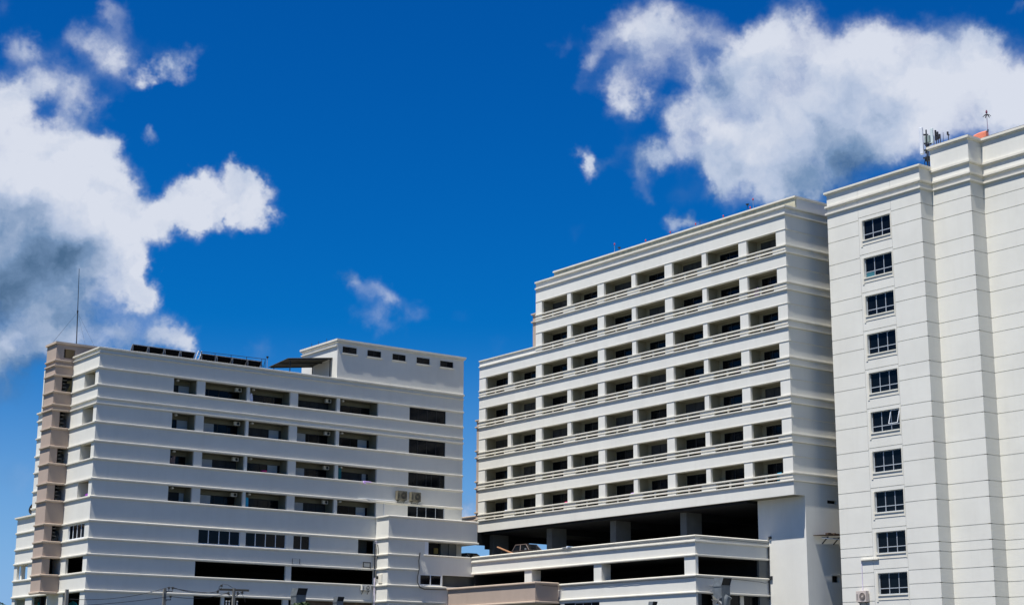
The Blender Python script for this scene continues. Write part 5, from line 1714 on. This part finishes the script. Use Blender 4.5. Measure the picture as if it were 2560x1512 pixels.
# ---- vehicles on the deck
def lathe_wheel(t, x, y, z, r, w_):
    m = MB(); m.lathe((x + w_ / 2, y, z), [(r * 0.6, 0), (r * 0.95, 0.01), (r, 0.05), (r, w_ - 0.05), (r * 0.95, w_ - 0.01), (r * 0.6, w_)], 22, 'X')
    wh = m.build('wheel', TYRE, t)
    m = MB(); m.lathe((x + w_ / 2 + 0.005, y, z), [(r * 0.58, 0), (r * 0.62, w_ / 2), (r * 0.58, w_ + 0.01)], 16, 'X'); m.build('rim', GALV, wh)
def vehicle(x0, yf, z0, length, width, label, name, cat, body_mat, pillar_mat, prof_body, cab):
    """side outlines in (distance back from the nose, height); nose towards -Y"""
    t = thing(name, label, cat, (x0 + width / 2, yf + length / 2, z0))
    m = MB()
    m.prism([(yf + a_, z0 + b_) for a_, b_ in prof_body], 'X', x0, x0 + width)
    m.build('body', body_mat, t, bevel=0.05)
    # cab: tapered shell of pillars with glass between
    (a0, zb), (a1, zt1), (a2, zt2), (a3, zb3), inset = cab
    lo = [(x0 + 0.03, yf + a0), (x0 + width - 0.03, yf + a0), (x0 + width - 0.03, yf + a3), (x0 + 0.03, yf + a3)]
    hi = [(x0 + inset, yf + a1), (x0 + width - inset, yf + a1), (x0 + width - inset, yf + a2), (x0 + inset, yf + a2)]
    g_ = MB()
    e = 0.02
    g_.hexa([(lo[0][0] + e, lo[0][1] + e, z0 + zb), (lo[1][0] - e, lo[1][1] + e, z0 + zb), (lo[2][0] - e, lo[2][1] - e, z0 + zb3), (lo[3][0] + e, lo[3][1] - e, z0 + zb3),
             (hi[0][0] + e, hi[0][1] + e, z0 + zt1 - 0.02), (hi[1][0] - e, hi[1][1] + e, z0 + zt1 - 0.02), (hi[2][0] - e, hi[2][1] - e, z0 + zt2 - 0.02), (hi[3][0] + e, hi[3][1] - e, z0 + zt2 - 0.02)])
    g_.build('glazing', GLASS, t)
    p = MB()
    zlo = (zb, zb, zb3, zb3)
    zhi = (zt1, zt1, zt2, zt2)
    for k in range(4):
        p.bar((lo[k][0], lo[k][1], z0 + zlo[k] - 0.05), (hi[k][0], hi[k][1], z0 + zhi[k]), 0.055)
    for s in (0, 1):
        q0, q1 = (3, 0) if s == 0 else (2, 1)
        f = 0.52
        p.bar((lo[q0][0], lo[q0][1] * f + lo[q1][1] * (1 - f), z0 + zb - 0.02), (hi[q0][0], hi[q0][1] * f + hi[q1][1] * (1 - f), z0 + zt1), 0.055)
        p.bar((hi[q0][0], hi[q0][1], z0 + zt2), (hi[q1][0], hi[q1][1], z0 + zt1), 0.07)
    p.bar((hi[0][0], hi[0][1], z0 + zt1), (hi[1][0], hi[1][1], z0 + zt1), 0.07)
    p.build('pillars', pillar_mat, t)
    r_ = MB()
    r_.hexa([(hi[0][0], hi[0][1], z0 + zt1 - 0.03), (hi[1][0], hi[1][1], z0 + zt1 - 0.03), (hi[2][0], hi[2][1], z0 + zt2 - 0.03), (hi[3][0], hi[3][1], z0 + zt2 - 0.03),
             (hi[0][0] + 0.06, hi[0][1] + 0.12, z0 + zt1 + 0.05), (hi[1][0] - 0.06, hi[1][1] + 0.12, z0 + zt1 + 0.05), (hi[2][0] - 0.06, hi[2][1] - 0.1, z0 + zt2 + 0.05), (hi[3][0] + 0.06, hi[3][1] - 0.1, z0 + zt2 + 0.05)])
    r_.build('roof', pillar_mat, t, bevel=0.03)
    for xx in (x0 - 0.01, x0 + width - 0.2):
        for yy in (yf + length * 0.19, yf + length * 0.79):
            lathe_wheel(t, xx + 0.1, yy, z0 + 0.36, 0.36, 0.22)
    for xx in (x0 + 0.08, x0 + width - 0.42):
        h_ = MB(); h_.box(xx, xx + 0.34, yf - 0.015, yf + 0.03, z0 + 0.66, z0 + 0.84); h_.build('headlight', WHITEALU, t)
    for s, xx in ((-1, x0), (1, x0 + width)):
        h_ = MB(); h_.box(min(xx, xx + s * 0.2), max(xx, xx + s * 0.2), yf + a0 + 0.35, yf + a0 + 0.45, z0 + zb + 0.0, z0 + zb + 0.17); h_.build('wing_mirror', GALV, t, bevel=0.03)
    for yy in (yf - 0.08, yf + length - 0.04):
        h_ = MB(); h_.box(x0 + 0.05, x0 + width - 0.05, yy, yy + 0.12, z0 + 0.35, z0 + 0.55); h_.build('bumper', DARKMETAL, t)
    return t
tr = vehicle(99.0, 128.3, FD, 5.2, 1.75, 'dark bronze double-cab pickup parked nose right on the upper deck', 'pickup_truck', 'pickup truck', PAINTBODY, CARTRIM,
        [(0.0, 0.4), (0.0, 0.85), (0.15, 1.02), (1.5, 1.12), (1.6, 1.14), (4.4, 1.14), (5.2, 1.12), (5.2, 0.42)],
        ((1.5, 1.10), (2.25, 1.72), (3.95, 1.74), (4.35, 1.12), 0.20))
vehicle(99.0, 138.9, FD, 4.2, 1.7, 'dark car parked in the gap between the left and middle blocks', 'parked_car', 'car', CARDARK, CARDARK,
        [(0.0, 0.35), (0.0, 0.75), (0.2, 0.88), (1.1, 0.98), (3.8, 0.98), (4.2, 0.85), (4.2, 0.35)],
        ((1.0, 0.96), (1.8, 1.44), (3.3, 1.46), (4.0, 0.98), 0.22))
t = thing('timber_plank', 'raw timber plank sloping above the deck parapet left of the pickup', 'plank', (97.5, 131.5, FD))
m = MB(); m.bar((97.5, 133.0, 15.22), (97.55, 128.35, 13.78), 0.16, 0.1); m.build('board', WOOD, t)
m = MB(); m.bar((97.5, 132.3, 14.94), (97.5, 132.3, FD), 0.06); m.build('prop', DARKMETAL, t)
def mb_cloth(k, y, w_, mat, label):
    zt = OT[k]
    m = MB(); m.prism([(y, zt - 2.2), (y + w_, zt - 2.2), (y + w_ * 0.9, zt - 1.22), (y + w_ * 0.1, zt - 1.2)], 'X', XM + 0.3, XM + 0.34)
    return single(m, 'hanging_laundry', mat, label, 'laundry')
mb_cloth(1, 102.75, 0.55, LILAC, 'pale pink laundry behind the slotted rail, second row, bay nearest the right tower')
mb_cloth(0, 102.7, 0.4, WHITECLOTH, 'white laundry behind the slotted rail, top row, bay nearest the right tower')
mb_cloth(6, 140.9, 0.5, WHITECLOTH, 'white laundry behind the lowest slotted rail, leftmost bay')
mb_cloth(6, 130.6, 0.5, PINK, 'pink laundry behind the lowest slotted rail near the pickup')
mb_cloth(6, 120.3, 0.5, LILAC, 'lilac laundry behind the lowest slotted rail near its middle')
mb_cloth(6, 100.6, 0.6, CYAN, 'blue laundry behind the lowest slotted rail, rightmost bay')

# ---- trees
def tree(x, y, h, cr, label, seed):
    random.seed(seed)
    t = thing('tree', label, 'tree', (x, y, 0))
    m = MB()
    m.tube([(x, y, 0), (x + 0.1, y, h * 0.3), (x - 0.05, y + 0.1, h * 0.62)], [0.035 * h, 0.026 * h, 0.014 * h], 9)
    for k in range(6):
        a_ = random.uniform(0, 6.28)
        m.tube([(x, y, h * random.uniform(0.3, 0.5)), (x + cr * 0.5 * math.cos(a_), y + cr * 0.5 * math.sin(a_), h * random.uniform(0.6, 0.75)), (x + cr * 0.8 * math.cos(a_), y + cr * 0.8 * math.sin(a_), h * random.uniform(0.7, 0.85))], [0.012 * h, 0.008 * h, 0.003 * h], 6)
    m.build('trunk', TRUNK, t)
    m = MB()
    cz_ = h - cr * 0.85
    clumps = []
    for k in range(46):
        d = Vector((random.gauss(0, 1), random.gauss(0, 1), random.gauss(0, 0.8))).normalized() * (random.uniform(0.45, 0.92) * cr)
        clumps.append((Vector((x, y, cz_)) + Vector((d.x, d.y, d.z * 0.85)), random.uniform(0.16, 0.34) * cr))
    ls = 0.045 * cr + 0.06
    for c, r in clumps:
        for q in range(150):
            d = Vector((random.gauss(0, 1), random.gauss(0, 1), random.gauss(0, 1))).normalized() * (r * random.uniform(0.4, 1.0))
            p = c + d
            if p.z > h:
                p.z = h - random.uniform(0, 0.3)
            a_ = Vector((random.uniform(-1, 1), random.uniform(-1, 1), random.uniform(-0.6, 0.6))).normalized() * ls
            b_ = a_.cross(Vector((random.uniform(-1, 1), random.uniform(-1, 1), random.uniform(-1, 1)))).normalized() * ls * 0.5
            m.face([p - a_, p + b_, p + a_, p - b_])
    m.build('crown', LEAF, t)
tree(73.6, 214.5, 12.3, 4.6, 'dark green tree beyond the low wing at the lower left corner', 3)
tree(72.3, 126.8, 8.75, 1.9, 'small green tree top at the foot of the large grey duct', 5)
